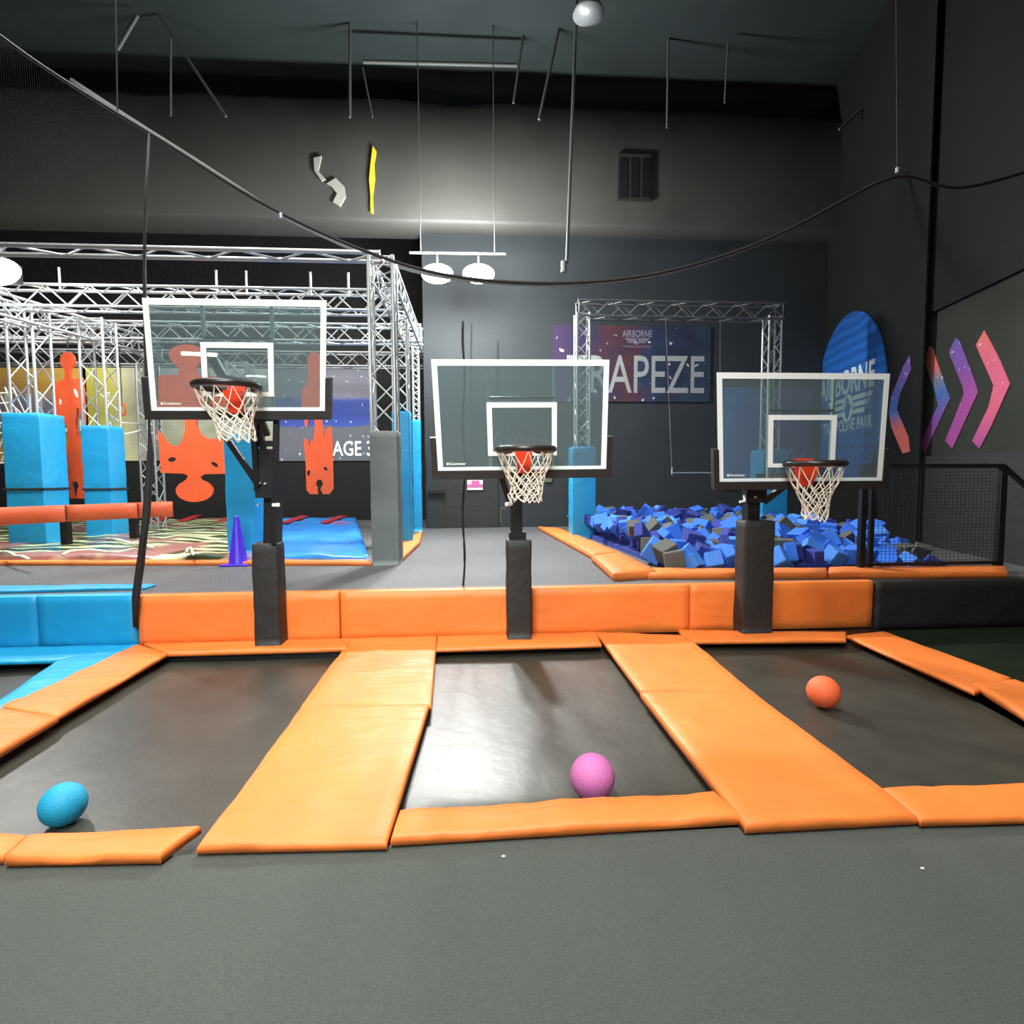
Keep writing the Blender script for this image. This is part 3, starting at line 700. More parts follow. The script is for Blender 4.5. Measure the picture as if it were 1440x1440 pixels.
# chevrons painted on the front angled wall
S2 = R2+Nf*.012
sal, pur, blu, mag, pnk = (204, 100, 84), (116, 66, 140), (62, 98, 160), (150, 62, 132), (196, 84, 110)
chev = [([[(1279, 499), (1281, 520), (1265, 555), (1261, 577), (1277, 615), (1279, 635), (1269, 638), (1253, 600), (1250, 580), (1253, 558), (1270, 515)]], [(0, sal), (.25, sal), (.45, blu), (.65, (84, 78, 150)), (1, pur)], 'purple to salmon chevron pointing left towards the round sign', R1+Nf*.012),
        ([[(1307, 487), (1299, 505), (1315, 552), (1319, 570), (1292, 627), (1300, 637), (1336, 560), (1332, 550), (1312, 492)]], [(0, mag), (.3, pur), (.5, blu), (.66, (110, 112, 130)), (.8, sal), (1, sal)], 'salmon to blue chevron pointing right, first after the left-pointing one', S2),
        ([[(1344, 475), (1334, 495), (1354, 545), (1355, 555), (1329, 620), (1339, 631), (1375, 552), (1372, 540), (1350, 480)]], [(0, mag), (.4, mag), (.7, pur), (1, (98, 76, 150))], 'violet to magenta chevron pointing right, between its two neighbours', S2),
        ([[(1384, 464), (1372, 485), (1397, 542), (1390, 572), (1367, 620), (1377, 631), (1392, 603), (1420, 540), (1402, 498)]], [(0, mag), (.3, pnk), (.7, pnk), (1, sal)], 'pink and salmon chevron pointing right, rightmost and largest', S2)]
for polys, stops, label, S_ in chev:
    mb = MB()
    P_ = [AP(x, y, S_, Nr) for x, y in polys[0]]
    hi = max(p.z for p in P_)-min(p.z for p in P_)
    mb.prism(P_, Nf*-.01)
    m = ramp_mat('galaxy_print', stops, 'z', 0, hi, .15, 1.5, speck=14)
    tag(mb.build('chevron', m), label, 'sign')
# low black padding under the chevrons and ledge line
mb = MB(); a = R2-dr*7; zt1 = AP(1340, 640, R2, Nr).z
tag(MB().fbox(Vector((a.x, a.y, D)), dr*7.3, Nf*.08, (0, 0, zt1-D)).build('trim_10', M['black_pad']), kind='structure')
# purple and blue panel on the back wall, behind the right board
mP = ramp_mat('violet_print', [(0, (46, 120, 190)), (.45, (44, 88, 160)), (.6, (110, 70, 150)), (1, (50, 60, 120))], 'x', -.9, .9, .5, 1.2)
banner('banner', 1016, 545, 1142, 688, YB-.03, mP, 'blue and violet panel behind the right glass board')
# small wall things
def plate(name, px0, py0, px1, py1, Y, m, label, cat, parts=(), th=.02):
    a, b = AY(px0, py1, Y), AY(px1, py0, Y)
    o = MB().box((a.x, Y, a.z), (b.x, Y+th, b.z)).build(name, m); tag(o, label, cat)
    for (n_, x0, y0, x1, y1, m_) in parts:
        a, b = AY(x0, y1, Y), AY(x1, y0, Y); MB().box((a.x, Y-.008, a.z), (b.x, Y+.001, b.z)).build(n_, m_, o)
    return o
plate('wall_sign', 657, 675, 679, 689, YB-.08, M['cream'], 'small pink and white sign on the dark back wall', 'sign',
      (('print_band', 663, 676, 674, 681, M['pinksign']), ('print_band', 657, 681, 679, 685, M['pinksign'])))
plate('wall_plate', 765, 671, 776, 678, YB-.03, M['greenplate'], 'dim green plate on the back wall right of the middle net', 'sign')
dk = empty('door_1', AZ(650, 744, D), None, None); dk['kind'] = 'structure'; del_ = [k for k in ('label', 'category') if k in dk]
yd = YB-.05
a, b = AY(622, 744, yd), AY(700, 640, yd)
MB().box((a.x, yd, D), (b.x, yd+.05, b.z)).build('door_leaf', M['black_pad'], dk)
mb = MB(); mb.box((a.x-.3, yd-.02, D), (a.x, yd+.05, b.z+.05)); mb.build('door_frame', M['wall_grey'], dk)
a = AY(602, 690, yd-.05); b = AY(627, 694, yd-.05); MB().box((a.x, yd-.08, b.z), (b.x, yd-.02, a.z)).build('push_bar', M['black'], dk)
# things on the soffit
o = plate('vent_grille', 868, 217, 916, 281, ys-.06, M['wall_right'], 'grey vent grille with three dark slots on the wrapped band', 'vent',
          (('slot', 871, 223, 883, 278, M['black']), ('slot', 887, 223, 899, 278, M['black']), ('slot', 903, 223, 914, 278, M['black'])), th=.12)
a, b = AY(627, 178, ys+.1), AY(655, 160, ys+.1)
tag(MB().box((a.x, ys+.1, zt-.0), (b.x, ys+.3, b.z)).build('junction_box', M['metal_dull']), 'grey metal box standing on the wrapped band', 'box')
pts = [(524, 205), (529, 212), (526, 230), (527, 250), (524, 275), (525, 300), (521, 298), (521, 275), (519, 252), (521, 230)]
tag(MB().prism([AY(x, y, ys-.05) for x, y in pts], (0, .05, 0)).build('yellow_tape', M['yellow']), 'ragged strip of yellow tape stuck to the wrapped band', 'tape')
for k, (pts, lb) in enumerate(((((441, 222), (452, 219), (450, 228), (447, 240), (458, 252), (452, 254), (442, 240)), 'pale torn patch on the wrapped band, upper one left of the tape'),
                               (((459, 258), (472, 250), (484, 262), (486, 276), (478, 290), (468, 284), (474, 272), (466, 262)), 'pale torn patch on the wrapped band, lower one near the tape'))):
    tag(MB().prism([AY(x, y, ys-.05) for x, y in pts], (0, .05, 0)).build('torn_patch', M['soffit'] if 0 else mat('torn_foil', (150, 150, 138), .5)), lb, 'patch')
# ------------------------------------------------------------------ lamps
def flood(px, py, Y, label, energy):
    c_ = AY(px, py, Y); root = empty('floodlight', c_, label, 'lamp')
    prf = [(0, -.09), (.12, -.08), (.2, -.05), (.25, 0)]; nn = 24
    vv = [(c_.x+1.15*r_*math.cos(t*2*PI/nn), c_.y+y_, c_.z+.72*r_*math.sin(t*2*PI/nn)) for r_, y_ in prf[1:] for t in range(nn)]
    ff = [(j*nn+i, j*nn+(i+1) % nn, (j+1)*nn+(i+1) % nn, (j+1)*nn+i) for j in range(2) for i in range(nn)]+[tuple(range(nn)), tuple(2*nn+i for i in range(nn))]
    obj('lens', vv, ff, M['glow'], root, True)
    MB().box((c_.x-.2, c_.y+.01, c_.z-.12), (c_.x+.2, c_.y+.14, c_.z+.12)).build('housing', M['black'], root)
    MB().bar((c_.x, c_.y+.1, c_.z+.1), (c_.x, c_.y+.1, c_.z+.4), .04).build('bracket', M['black'], root)
    l = bpy.data.lights.new('floodlight_beam', 'SPOT'); l.energy = energy; l.spot_size = 2.5; l.spot_blend = .6; l.shadow_soft_size = .18; l.color = (1, .97, .9)
    lo = bpy.data.objects.new('floodlight_beam', l); C.objects.link(lo); lo.parent = root; lo.location = (0, -.05, -.02)
    lo.rotation_euler = Vector((0, -1.0, -.62)).to_track_quat('-Z', 'Y').to_euler()
    l = bpy.data.lights.new('floodlight_spill', 'POINT'); l.energy = energy*.6; l.shadow_soft_size = .25; l.color = (.92, .97, 1)
    lo = bpy.data.objects.new('floodlight_spill', l); C.objects.link(lo); lo.parent = root; lo.location = (0, -.3, 0)
    return c_
YL = 10.6
f1 = flood(615, 385, YL, 'left one of the two glaring floodlights over the walkway', 1500)
f2 = flood(673, 385, YL, 'right one of the two glaring floodlights over the walkway', 1500)
f3 = flood(-2, 382, 8.2, 'glaring floodlight at the left edge above the truss', 500)
tag(rod('light_bar', (f1.x-.5, YL+.1, f1.z+.4), (f2.x+.5, YL+.1, f2.z+.4), .025, M['rod']), 'thin pipe carrying the two floodlights', 'pipe')
for k, (xx, lb) in enumerate(((f1.x-.3, 'left'), (f2.x+.3, 'right'))):
    tag(rod('drop_rod', (xx, YL+.1, f1.z+.4), (xx, YL+.1, 9.6), .01, M['rod']), 'thin %s drop rod carrying the floodlight pipe' % lb, 'pipe')
# lamps behind the photographer; the glass boards mirror them
def mirrored(bb, px, py, dist):
    bc, ex, ez, fr_ = bb; hit = AP(px, py, bc, fr_); d = (hit-CAMPOS).normalized(); r = d-2*d.dot(fr_)*fr_
    return hit+r*dist
lamps = [(b1, (255, 497), (305, 499), 7, 'tube lamp behind the photographer, mirrored in the left board'),
         (b1, (346, 527), (374, 528), 7, 'tube lamp behind the photographer, second mirrored in the left board')]
for bb, q0, q1, ds, lb in lamps:
    a, b = mirrored(bb, *q0, ds), mirrored(bb, *q1, ds)
    root = empty('tube_lamp', (a+b)/2, lb, 'lamp')
    MB().tube([a, b], .035, 10).build('tube', M['tube'], root)
    mid = (a+b)/2
    rod('drop_rod', (mid.x, mid.y, mid.z+.03), (mid.x, mid.y, 9.6), .008, M['rod'], root)
# ------------------------------------------------------------------ rods and braces under the ceiling
rods = [((240, 55), (240, 163), 10.6, .02, 'upright rod near the left, ending at the wrapped band'),
        ((215, 8), (318, 164), 10.8, .025, 'slanted brace beside the upright rod near the left'),
        ((193, 22), (165, 70), 9.6, .03, 'short slanted rod at the upper left'),
        ((492, -20), (492, 165), 10.8, .025, 'faint upright rod left of the ceiling rail'),
        ((511, 87), (727, 92), 10.9, .035, 'level pale rail under the ceiling'),
        ((740, 20), (722, 145), 10.9, .022, 'slanted rod at the right end of the pale rail'),
        ((797, -10), (758, 168), 10.7, .028, 'bright slanted rod right of the pale rail'),
        ((812, -20), (797, 370), 9.9, .028, 'long hanging rod reaching down in front of the wrapped band'),
        ((941, -20), (938, 180), 10.8, .022, 'faint upright rod above the vent grille'),
        ((1024, 60), (1019, 145), 10.6, .018, 'short wavy rod right of the vent grille'),
        ((1395, -10), (1180, 182), 10.6, .025, 'long dark brace slanting down to the left at the upper right'),
        ((1345, -10), (1335, 360), 9.4, .012, 'thin upright cable at the upper right'),
        ((1402, 148), (1460, 215), 8.5, .04, 'thick slanted bar at the right edge of the ceiling'),
        ((510, 95), (524, 165), 10.9, .014, 'thin rod hanging under the left end of the pale rail')]
for a, b, Y, r_, lb in rods:
    tag(rod('ceiling_rod', AY(*a, Y), AY(*b, Y), r_, M['rod']), lb, 'rod')
c_ = AY(793, 376, 9.9); tag(MB().tube([c_+Vector((0, 0, -.08)), c_+Vector((0, 0, .1))], .05, 8).build('rod_clamp', M['metal_dull']), 'metal clamp at the foot of the long hanging rod', 'clamp')
c_ = AY(828, 10, 9.6)
hb = empty('bell_lamp', c_, 'unlit round bell lamp at the top edge', 'lamp')
MB().tube([c_+Vector((0, 0, -.12)), c_+Vector((0, 0, -.02)), c_+Vector((0, 0, .12))], [.26, .22, .08], 20).build('shade', M['metal'], hb, True)
rod('drop_rod', c_+Vector((0, 0, .1)), (c_.x, c_.y, 9.6), .012, M['rod'], hb)
for (x, y_, lb) in ((187, 1214, 'white crumb on the carpet below the askew mat'), (708, 1205, 'white crumb on the carpet below the creased mat'), (1180, 1160, 'white crumb at the foot of the right wide strip'), (1297, 1222, 'pale crumb on the carpet at the lower right')):
    c_ = AZ(x, y_, -.012); bm = bmesh.new(); bmesh.ops.create_icosphere(bm, subdivisions=1, radius=.007)
    for v in bm.verts: v.co = Vector((v.co.x*1.3+random.uniform(-.001, .001), v.co.y, v.co.z*.5+.0035))
    me = bpy.data.meshes.new('crumb'); bm.to_mesh(me); bm.free(); me.materials.append(M['cream'])
    o = bpy.data.objects.new('crumb', me); C.objects.link(o); o.location = c_; tag(o, lb, 'crumb')
la = R2-dr*2.75+Nf*.5; area('side_wall_light', (la.x, la.y, 3.9), .4, .4, 9, (.9, 1, .97), (la.x+.5, la.y, 2.6))
# ------------------------------------------------------------------ foam pit
a_out = [(757, 741), (862, 808), (908, 804), (790, 744)]
def deck_mat(px, label, seed, z=D, h=.07, m='orange', name='edge_mat', wr=.004):
    c = [AZ(x, y, z+h) for x, y in px]; c = [Vector((p.x, p.y, z)) for p in c]
    return tag(cushion(name, c, UP, h, M[m], res=.15, seed=seed, wr=wr), label, 'mat')
deck_mat([(833, 780), (873, 776), (786, 742), (757, 740)], 'orange edge mat left of the foam pit, far piece', 31)
deck_mat([(862, 806), (925, 802), (872, 776), (832, 781)], 'orange edge mat left of the foam pit, near piece', 32, h=.085)
deck_mat([(912, 806), (1163, 805), (1163, 798), (916, 798)], 'long orange edge mat along the front of the foam pit, left piece', 33)
deck_mat([(1165, 805), (1418, 803.5), (1414, 794.5), (1165, 797)], 'long orange edge mat along the front of the foam pit, right piece', 34)
pa = AZ(900, 800, D+.07); 
# pit curb and dark well
yp0 = pa.y+.02; xpl = lambda y: AZ(925, 802, D).x+(AZ(790, 744, D).x-AZ(925, 802, D).x)*((y-AZ(925, 802, D).y)/(AZ(790, 744, D).y-AZ(925, 802, D).y))
cubes = []
kinds = [('cubeA', 'bright blue foam cube in the pit', 'bright blue foam cubes'), ('cubeB', 'navy foam cube in the pit', 'navy foam cubes'), ('cubeC', 'grey foam cube in the pit', 'grey foam cubes'), ('cubeD', 'light blue foam cube in the pit', 'light blue foam cubes')]
def cube_mesh(m):
    bm = bmesh.new(); bmesh.ops.create_cube(bm, size=1); bmesh.ops.bevel(bm, geom=bm.edges[:], offset=.04, segments=1, affect='EDGES')
    me = bpy.data.meshes.new('foam_cube'); bm.to_mesh(me); bm.free(); me.materials.append(m); return me
CM = {k[0]: cube_mesh(M[k[0]]) for k in kinds}
rnd = random.Random(5)
count = 0
y = yp0+.14
rows = 0
pit_right = AY(1340, 780, yp0).x
while count < 300 and y < 11.6:
    s0 = .25
    x = xpl(y)+.12
    xmax = min(pit_right+(y-yp0)*.1, R1.x-.3)
    while x < xmax and count < 300:
        k = rnd.choices(kinds, (4, 2, 3, 2))[0]
        s = rnd.uniform(.15, .235)
        o = bpy.data.objects.new('foam_cube', CM[k[0]]); C.objects.link(o)
        fall = max(0, (x-(xmax-.7))/.7)
        edgef = min(1, (y-yp0)/1.2)
        o.location = (x+rnd.uniform(-.05, .05), y+rnd.uniform(-.05, .05), D+.07+.22*edgef+.12*noise.noise(Vector((x*1.1, y*1.1, 0)))+rnd.uniform(-.03, .08)-fall*.05)
        o.rotation_euler = (rnd.uniform(0, 1.5), rnd.uniform(0, 1.5), rnd.uniform(0, 3))
        o.scale = (s, s, s*rnd.choice((1, 1, .55)))
        tag(o, k[1], 'foam cube', k[2]); count += 1
        x += rnd.uniform(.19, .26)
    y += .215+.004*count/15
yend = y
tag(MB().prism([(xpl(yp0)+.12, yp0+.1, D), (pit_right, yp0+.1, D), (pit_right+.3, yend, D), (xpl(yend)+.1, yend, D)], (0, 0, .06)).prism([(xpl(yp0+.6)+.3, yp0+.6, D+.06), (pit_right-.5, yp0+.6, D+.06), (pit_right-.1, yend, D+.06), (xpl(yend)+.3, yend, D+.06)], (0, 0, .1)).build('foam_fill', M['cubeB']), 'dark foam filling under the loose cubes of the pit', 'foam', kind='stuff')
# ------------------------------------------------------------------ railing on the right
Yr_ = 5.95
ra = empty('railing', AY(1220, 820, Yr_), 'black metal railing with mesh infill on the deck at the right', 'railing')
def rl(n, a, b, r_=.02): MB().bar(a, b, r_*2).build(n, M['black'], ra)
for px, wd in ((1215, .03), (1228, .022), (1410, .035)):
    t_ = AY(px, 655, Yr_); rl('post', (t_.x, Yr_, D), (t_.x, Yr_, t_.z), wd)
t0, t1 = AY(1215, 655, Yr_), AY(1410, 655, Yr_); rl('top_rail', t0, t1, .022)
b0 = (t0.x, Yr_, D+.1); b1_ = (t1.x, Yr_, D+.1); rl('bottom_rail', b0, b1_, .018)
rl('stair_rail', t1, AY(1500, 735, Yr_-.1), .022)
mb = MB()
for i in range(1, 34): x = t0.x+(t1.x-t0.x)*i/34; mb.bar((x, Yr_, D+.1), (x, Yr_, t0.z), .0035)
for i in range(1, 30): z = D+.1+(t0.z-D-.1)*i/30; mb.bar((t0.x, Yr_, z), (t1.x, Yr_, z), .0035)
mb.build('mesh_infill', M['string'], ra)
# ------------------------------------------------------------------ safety net behind the hoops
YN = 5.66
prof = [(-200, -95), (-60, 5), (0, 50), (60, 95), (165, 160), (240, 205), (320, 258), (400, 305), (500, 350), (600, 385), (700, 398), (800, 400), (900, 392), (1000, 368), (1100, 330), (1180, 285), (1262, 240), (1300, 256), (1335, 267), (1380, 262), (1480, 230), (1640, 185)]
pp = [AY(x, y, YN) for x, y in prof]
def ztop(x):
    for a, b in zip(pp, pp[1:]):
        if a.x <= x <= b.x: return a.z+(b.z-a.z)*(x-a.x)/(b.x-a.x)
    return D
sn = empty('safety_net', (0, YN, D), 'huge black safety net sagging from the ceiling behind the hoops', 'net')
mb = MB(); cell = .02; x = pp[0].x+.01; nx = int((pp[-1].x-pp[0].x)/cell); rs = .0006
def strip(a, b): mb.tube([a, b], rs, 3)
for i in range(nx):
    x = pp[0].x+.01+i*cell; strip((x, YN, D+.01), (x, YN, ztop(x)))
z = D+.02
while z < 6.3:
    run = None
    for i in range(nx+1):
        x = pp[0].x+.01+i*cell
        if ztop(x) >= z and i < nx:
            if run is None: run = x
        elif run is not None:
            strip((run, YN, z), (x-cell, YN, z)); run = None
    z += cell
o = mb.build('netting', M['string'], sn); o['kind'] = 'stuff'
dense = []
for a, b in zip(pp, pp[1:]):
    for t in range(4): dense.append(a+(b-a)*t/4)
dense.append(pp[-1])
# smooth the sag
for _ in range(6): dense = [dense[0]]+[(dense[i-1]+dense[i]*2+dense[i+1])/4 for i in range(1, len(dense)-1)]+[dense[-1]]
MB().tube([p+Vector((0, -.01, 0)) for p in dense], .016, 6).build('edge_rope', M['rope'], sn, True)
seam = [AY(652+1.5*math.sin(y_*.05), y_, YN-.02) for y_ in range(452, 826, 12)]; seam[-1].z = D+.01
MB().tube(seam, .012, 6).build('seam_cord', M['rope'], sn, True)
lc = [(238, 62), (236, 165), (210, 188), (204, 290), (203, 380), (205, 480), (208, 560), (212, 640), (206, 720), (198, 790), (191, 840), (190, 880)]
lp = [AY(x, y_, YN-.1 if i < 8 else YN-.22) for i, (x, y_) in enumerate(lc)]
lp = lp[2:]
lp[-1] = AY(190, 882, YW-.06)
MB().tube([p for p in lp], [.01, .014, .016, .02, .026, .03, .034, .036, .034, .018], 8).build('gathered_strap', M['rope'], sn, True)
for q in ((1262, 240), (395, 304)):
    c_ = AY(*q, YN-.03); MB().tube([c_+Vector((0, 0, -.02)), c_+Vector((0, 0, .03))], .018, 8).build('shackle', M['metal'], sn)
# cables that carry the net
for (q, lb) in (((1262, 240), 'thin black cable holding the peak of the safety net'), ((165, 160), 'thin black cable holding the upper left of the safety net')):
    c_ = AY(*q, YN); tag(rod('net_cable', c_, (c_.x, c_.y+.3, 9.6), .006, M['rope']), lb, 'cable')
gr = [AY(x, y_, 9.0) for x, y_ in ((100, 112), (200, 178), (300, 240), (395, 304), (450, 330), (520, 362), (600, 388), (700, 399), (800, 402), (900, 394), (1000, 370), (1100, 332), (1180, 286), (1262, 240))]  # pale strand added for the lit stretch of the net's edge rope
gr2 = []
for a, b in zip(gr, gr[1:]):
    for t in range(4): gr2.append(a+(b-a)*t/4)
for _ in range(5): gr2 = [gr2[0]]+[(gr2[i-1]+gr2[i]*2+gr2[i+1])/4 for i in range(1, len(gr2)-1)]+[gr2[-1]]
tag(MB().tube(gr2, .028, 6).build('lit_rope_strand', M['ropegrey'], smooth=True), 'pale grey strand added as the lit stretch of the net edge rope', 'rope')
# ------------------------------------------------------------------ airbag area on the left
def poly_deck(px, z): return [AZ(x, y, z) for x, y in px]
zb_ = D+.12
mW = bpy.data.materials.new('printed_airbag'); mW.use_nodes = True; nt = mW.node_tree; p = nt.nodes['Principled BSDF']; p.inputs['Roughness'].default_value = .25
tc = nt.nodes.new('ShaderNodeTexCoord')
wv = nt.nodes.new('ShaderNodeTexWave'); wv.bands_direction = 'Y'; wv.inputs['Scale'].default_value = .95; wv.inputs['Distortion'].default_value = 3.5; wv.inputs['Detail'].default_value = 1; wv.inputs['Detail Scale'].default_value = .7
nt.links.new(tc.outputs['Object'], wv.inputs['Vector'])
cr = nt.nodes.new('ShaderNodeValToRGB'); e = cr.color_ramp.elements
e[0].position = .35; e[0].color = rgb(48, 60, 40); e[1].position = .62; e[1].color = rgb(196, 206, 160); nt.links.new(wv.outputs['Fac'], cr.inputs[0])
n1 = nt.nodes.new('ShaderNodeTexNoise'); n1.inputs['Scale'].default_value = 1.1; n1.inputs['Detail'].default_value = 5; nt.links.new(tc.outputs['Object'], n1.inputs['Vector'])
r1_ = nt.nodes.new('ShaderNodeValToRGB'); e = r1_.color_ramp.elements; e[0].position = .40; e[0].color = rgb(50, 136, 222); e[1].position = .75; e[1].color = rgb(70, 160, 236)
x_ = e.new(.60); x_.color = rgb(60, 150, 232); x_ = e.new(.64); x_.color = rgb(190, 40, 50); x_ = e.new(.67); x_.color = rgb(60, 150, 230)
nt.links.new(n1.outputs['Fac'], r1_.inputs[0])
sp = nt.nodes.new('ShaderNodeSeparateXYZ'); nt.links.new(tc.outputs['Object'], sp.inputs[0])
ad = nt.nodes.new('ShaderNodeMath'); ad.operation = 'ADD'; yy = nt.nodes.new('ShaderNodeMath'); yy.operation = 'MULTIPLY_ADD'; yy.inputs[1].default_value = .43; nt.links.new(sp.outputs[1], yy.inputs[0]); nt.links.new(sp.outputs[0], yy.inputs[2]); nt.links.new(yy.outputs[0], ad.inputs[0]); nt.links.new(n1.outputs['Fac'], ad.inputs[1])
mr = nt.nodes.new('ShaderNodeMapRange'); mr.inputs['From Min'].default_value = 3.0; mr.inputs['From Max'].default_value = 3.3; nt.links.new(ad.outputs[0], mr.inputs['Value'])
mx = nt.nodes.new('ShaderNodeMix'); mx.data_type = 'RGBA'; nt.links.new(mr.outputs[0], mx.inputs[0]); nt.links.new(cr.outputs[0], mx.inputs[6]); nt.links.new(r1_.outputs[0], mx.inputs[7])
n2 = nt.nodes.new('ShaderNodeTexNoise'); n2.inputs['Scale'].default_value = .9; n2.inputs['Detail'].default_value = 3; nt.links.new(tc.outputs['Object'], n2.inputs['Vector'])
mr2 = nt.nodes.new('ShaderNodeMapRange'); mr2.inputs['From Min'].default_value = .52; mr2.inputs['From Max'].default_value = .6; nt.links.new(n2.outputs['Fac'], mr2.inputs['Value'])
ml = nt.nodes.new('ShaderNodeMath'); ml.operation = 'MULTIPLY'; nt.links.new(mr2.outputs[0], ml.inputs[0]); sb = nt.nodes.new('ShaderNodeMath'); sb.operation = 'SUBTRACT'; sb.inputs[0].default_value = 1; nt.links.new(mr.outputs[0], sb.inputs[1]); nt.links.new(sb.outputs[0], ml.inputs[1])
mx2 = nt.nodes.new('ShaderNodeMix'); mx2.data_type = 'RGBA'; nt.links.new(ml.outputs[0], mx2.inputs[0]); nt.links.new(mx.outputs[2], mx2.inputs[6]); mx2.inputs[7].default_value = rgb(150, 106, 100)
nt.links.new(mx2.outputs[2], p.inputs['Base Color'])
cb = [AZ(x, y, zb_) for x, y in ((-120, 780), (519, 779), (515, 722), (-60, 722))]
ctr = sum(cb, Vector())/4
cb = [Vector((q.x, q.y, D)) for q in cb]

for q in cb: q.y = min(q.y, FC-.6); q.x = max(q.x, -12.4)
ab = empty('airbag', (AZ(300, 750, D).x-.8, 8.2, D), 'wide printed landing airbag under the obstacle rig, striped left and blue right', 'airbag')
cushion('cover', cb, UP, .12, mW, ab, res=.25, edge=.1, wr=.03, bulge=.04)
# red arrows printed on the far side
for k, (x, y_) in enumerate(((220, 728), (262, 726), (313, 728), (366, 729), (408, 728), (462, 728))):
    q = [AZ(x-12, y_+6, D+.17), AZ(x-4, y_+7, D+.17), AZ(x+26, y_-3, D+.17), AZ(x+14, y_-3, D+.17)]
    MB().prism(q, (0, 0, -.02)).build('red_arrow', M['red'], ab)
deck_mat([(-150, 790), (522, 790), (519, 781), (-150, 783)], 'long orange edge mat in front of the printed airbag', 41, h=.05)
deck_mat([(566, 784), (590, 762), (594, 746), (560, 764)], 'orange edge mat at the feet of the blue padded columns', 42, h=.06, wr=.01)
# ropes strewn over the airbag
rope_cols = [M['net'], M['cream']]
for i, (q0, q1, q2, lb) in enumerate((((5, 776), (22, 782), (40, 786), 'short white rope at the far left of the airbag'),
                                  ((88, 780), (110, 774), (150, 776), 'curled white rope on the airbag below the orange beam'),
                                  ((150, 758), (185, 764), (215, 770), 'white rope on the airbag left of the hanging strap'),
                                  ((262, 776), (268, 770), (272, 780), 'little white rope end on the airbag left of the cone'))):
    P_ = [AZ(*q, D+.17) for q in (q0, q1, q2)]
    tag(MB().tube([P_[0], P_[0]*.5+P_[1]*.5+Vector((0, 0, .02)), P_[1], P_[1]*.5+P_[2]*.5+Vector((0, 0, .015)), P_[2]], .018, 6).build('loose_rope', M['net'], smooth=True), lb, 'rope')
# orange padded beam
pA, pB = AY(-60, 705, 7.9), AY(236, 700, 9.6)
pA.z = pB.z = 1.2
bd = (pB-pA).normalized()
bmr = empty('padded_beam', ((pA.x+pB.x)/2, (pA.y+pB.y)/2, D), 'long orange padded balance beam crossing the two left blue columns', 'beam')
sd = bd.cross(Vector((0, 0, 1)))
for t0_, t1_ in ((0, .44), (.445, .8), (.805, 1)):
    a = pA+(pB-pA)*t0_; b = pA+(pB-pA)*t1_
    cushion('beam_pad', [a-sd*-.12+Vector((0, 0, -.24)), b-sd*-.12+Vector((0, 0, -.24)), b-sd*-.12, a-sd*-.12], -sd if False else sd, .13, M['orange_dark'], bmr, res=.2, wr=.004)
for t_ in (.43, .78):
    a = pA+(pB-pA)*t_; MB().box((a.x-.05, a.y+.05, D), (a.x+.05, a.y+.15, 1.0)).build('leg', M['black'], bmr)
# purple cone
cz = AZ(336, 794, D); cz.y -= .02; cn = empty('traffic_cone', cz, 'purple cone standing before the blue padded column', 'cone')
n = 28; vs = []; hc = .62
rowsC = [(.125, .012), (.112, .03), (.030, hc-.02), (.022, hc), (.018, hc)]
mb = MB(); mb.tube([(cz.x, cz.y, D+z_) for r_, z_ in rowsC], [r_ for r_, z_ in rowsC], 28); mb.build('cone_body', M['cone'], cn, True)
cushion('base', [(cz.x-.17, cz.y-.15, D), (cz.x+.17, cz.y-.15, D), (cz.x+.17, cz.y+.15, D), (cz.x-.17, cz.y+.15, D)], UP, .025, M['cone'], cn, res=.1, edge=.01, wr=0)
# orange cut-out shapes hanging from the trusses
def cutout(pts, Y, label, holes=(), hang=None):
    P_ = [AY(x, y, Y) for x, y in pts]
    top = max(P_, key=lambda v: v.z)
    root = empty('foam_cutout', (top.x, Y, min(p_.z for p_ in P_)), label, 'hanging obstacle')
    bm = bmesh.new(); vs_ = [bm.verts.new((v.x-root.location.x, 0, v.z-root.location.z)) for v in P_]
    f = bm.faces.new(vs_); r = bmesh.ops.extrude_face_region(bm, geom=[f]); ev = [g_ for g_ in r['geom'] if isinstance(g_, bmesh.types.BMVert)]
    bmesh.ops.translate(bm, verts=ev, vec=(0, .06, 0)); bmesh.ops.triangulate(bm, faces=[f_ for f_ in bm.faces if len(f_.verts) > 4]); bmesh.ops.recalc_face_normals(bm, faces=bm.faces)
    me = bpy.data.meshes.new('board'); bm.to_mesh(me); bm.free(); me.materials.append(M['flame'])
    o = bpy.data.objects.new('board', me); C.objects.link(o); o.parent = root
    for (hx, hy, hw, hh, rot, mk) in holes:
        c_ = AY(hx, hy, Y); k = Y/F
        ring = [c_+Vector((math.cos(t)*hw*k*math.cos(rot)-math.sin(t)*hh*k*math.sin(rot), -.004, math.cos(t)*hw*k*math.sin(rot)+math.sin(t)*hh*k*math.cos(rot))) for t in [i*2*PI/20 for i in range(20)]]
        MB().prism(ring, (0, .008, 0)).build('grip_hole', M[mk], root)
    rod('chain', (top.x, Y+.03, top.z-.02), (top.x, Y+.03, ZT-.02 if Y > 10 else ZT-.2), .008, M['rod'], root, 5)
def arc(cx, cy, rx, ry, a0, a1, n=10): return [(cx+rx*math.cos(math.radians(a0+(a1-a0)*i/n)), cy-ry*math.sin(math.radians(a0+(a1-a0)*i/n))) for i in range(n+1)]
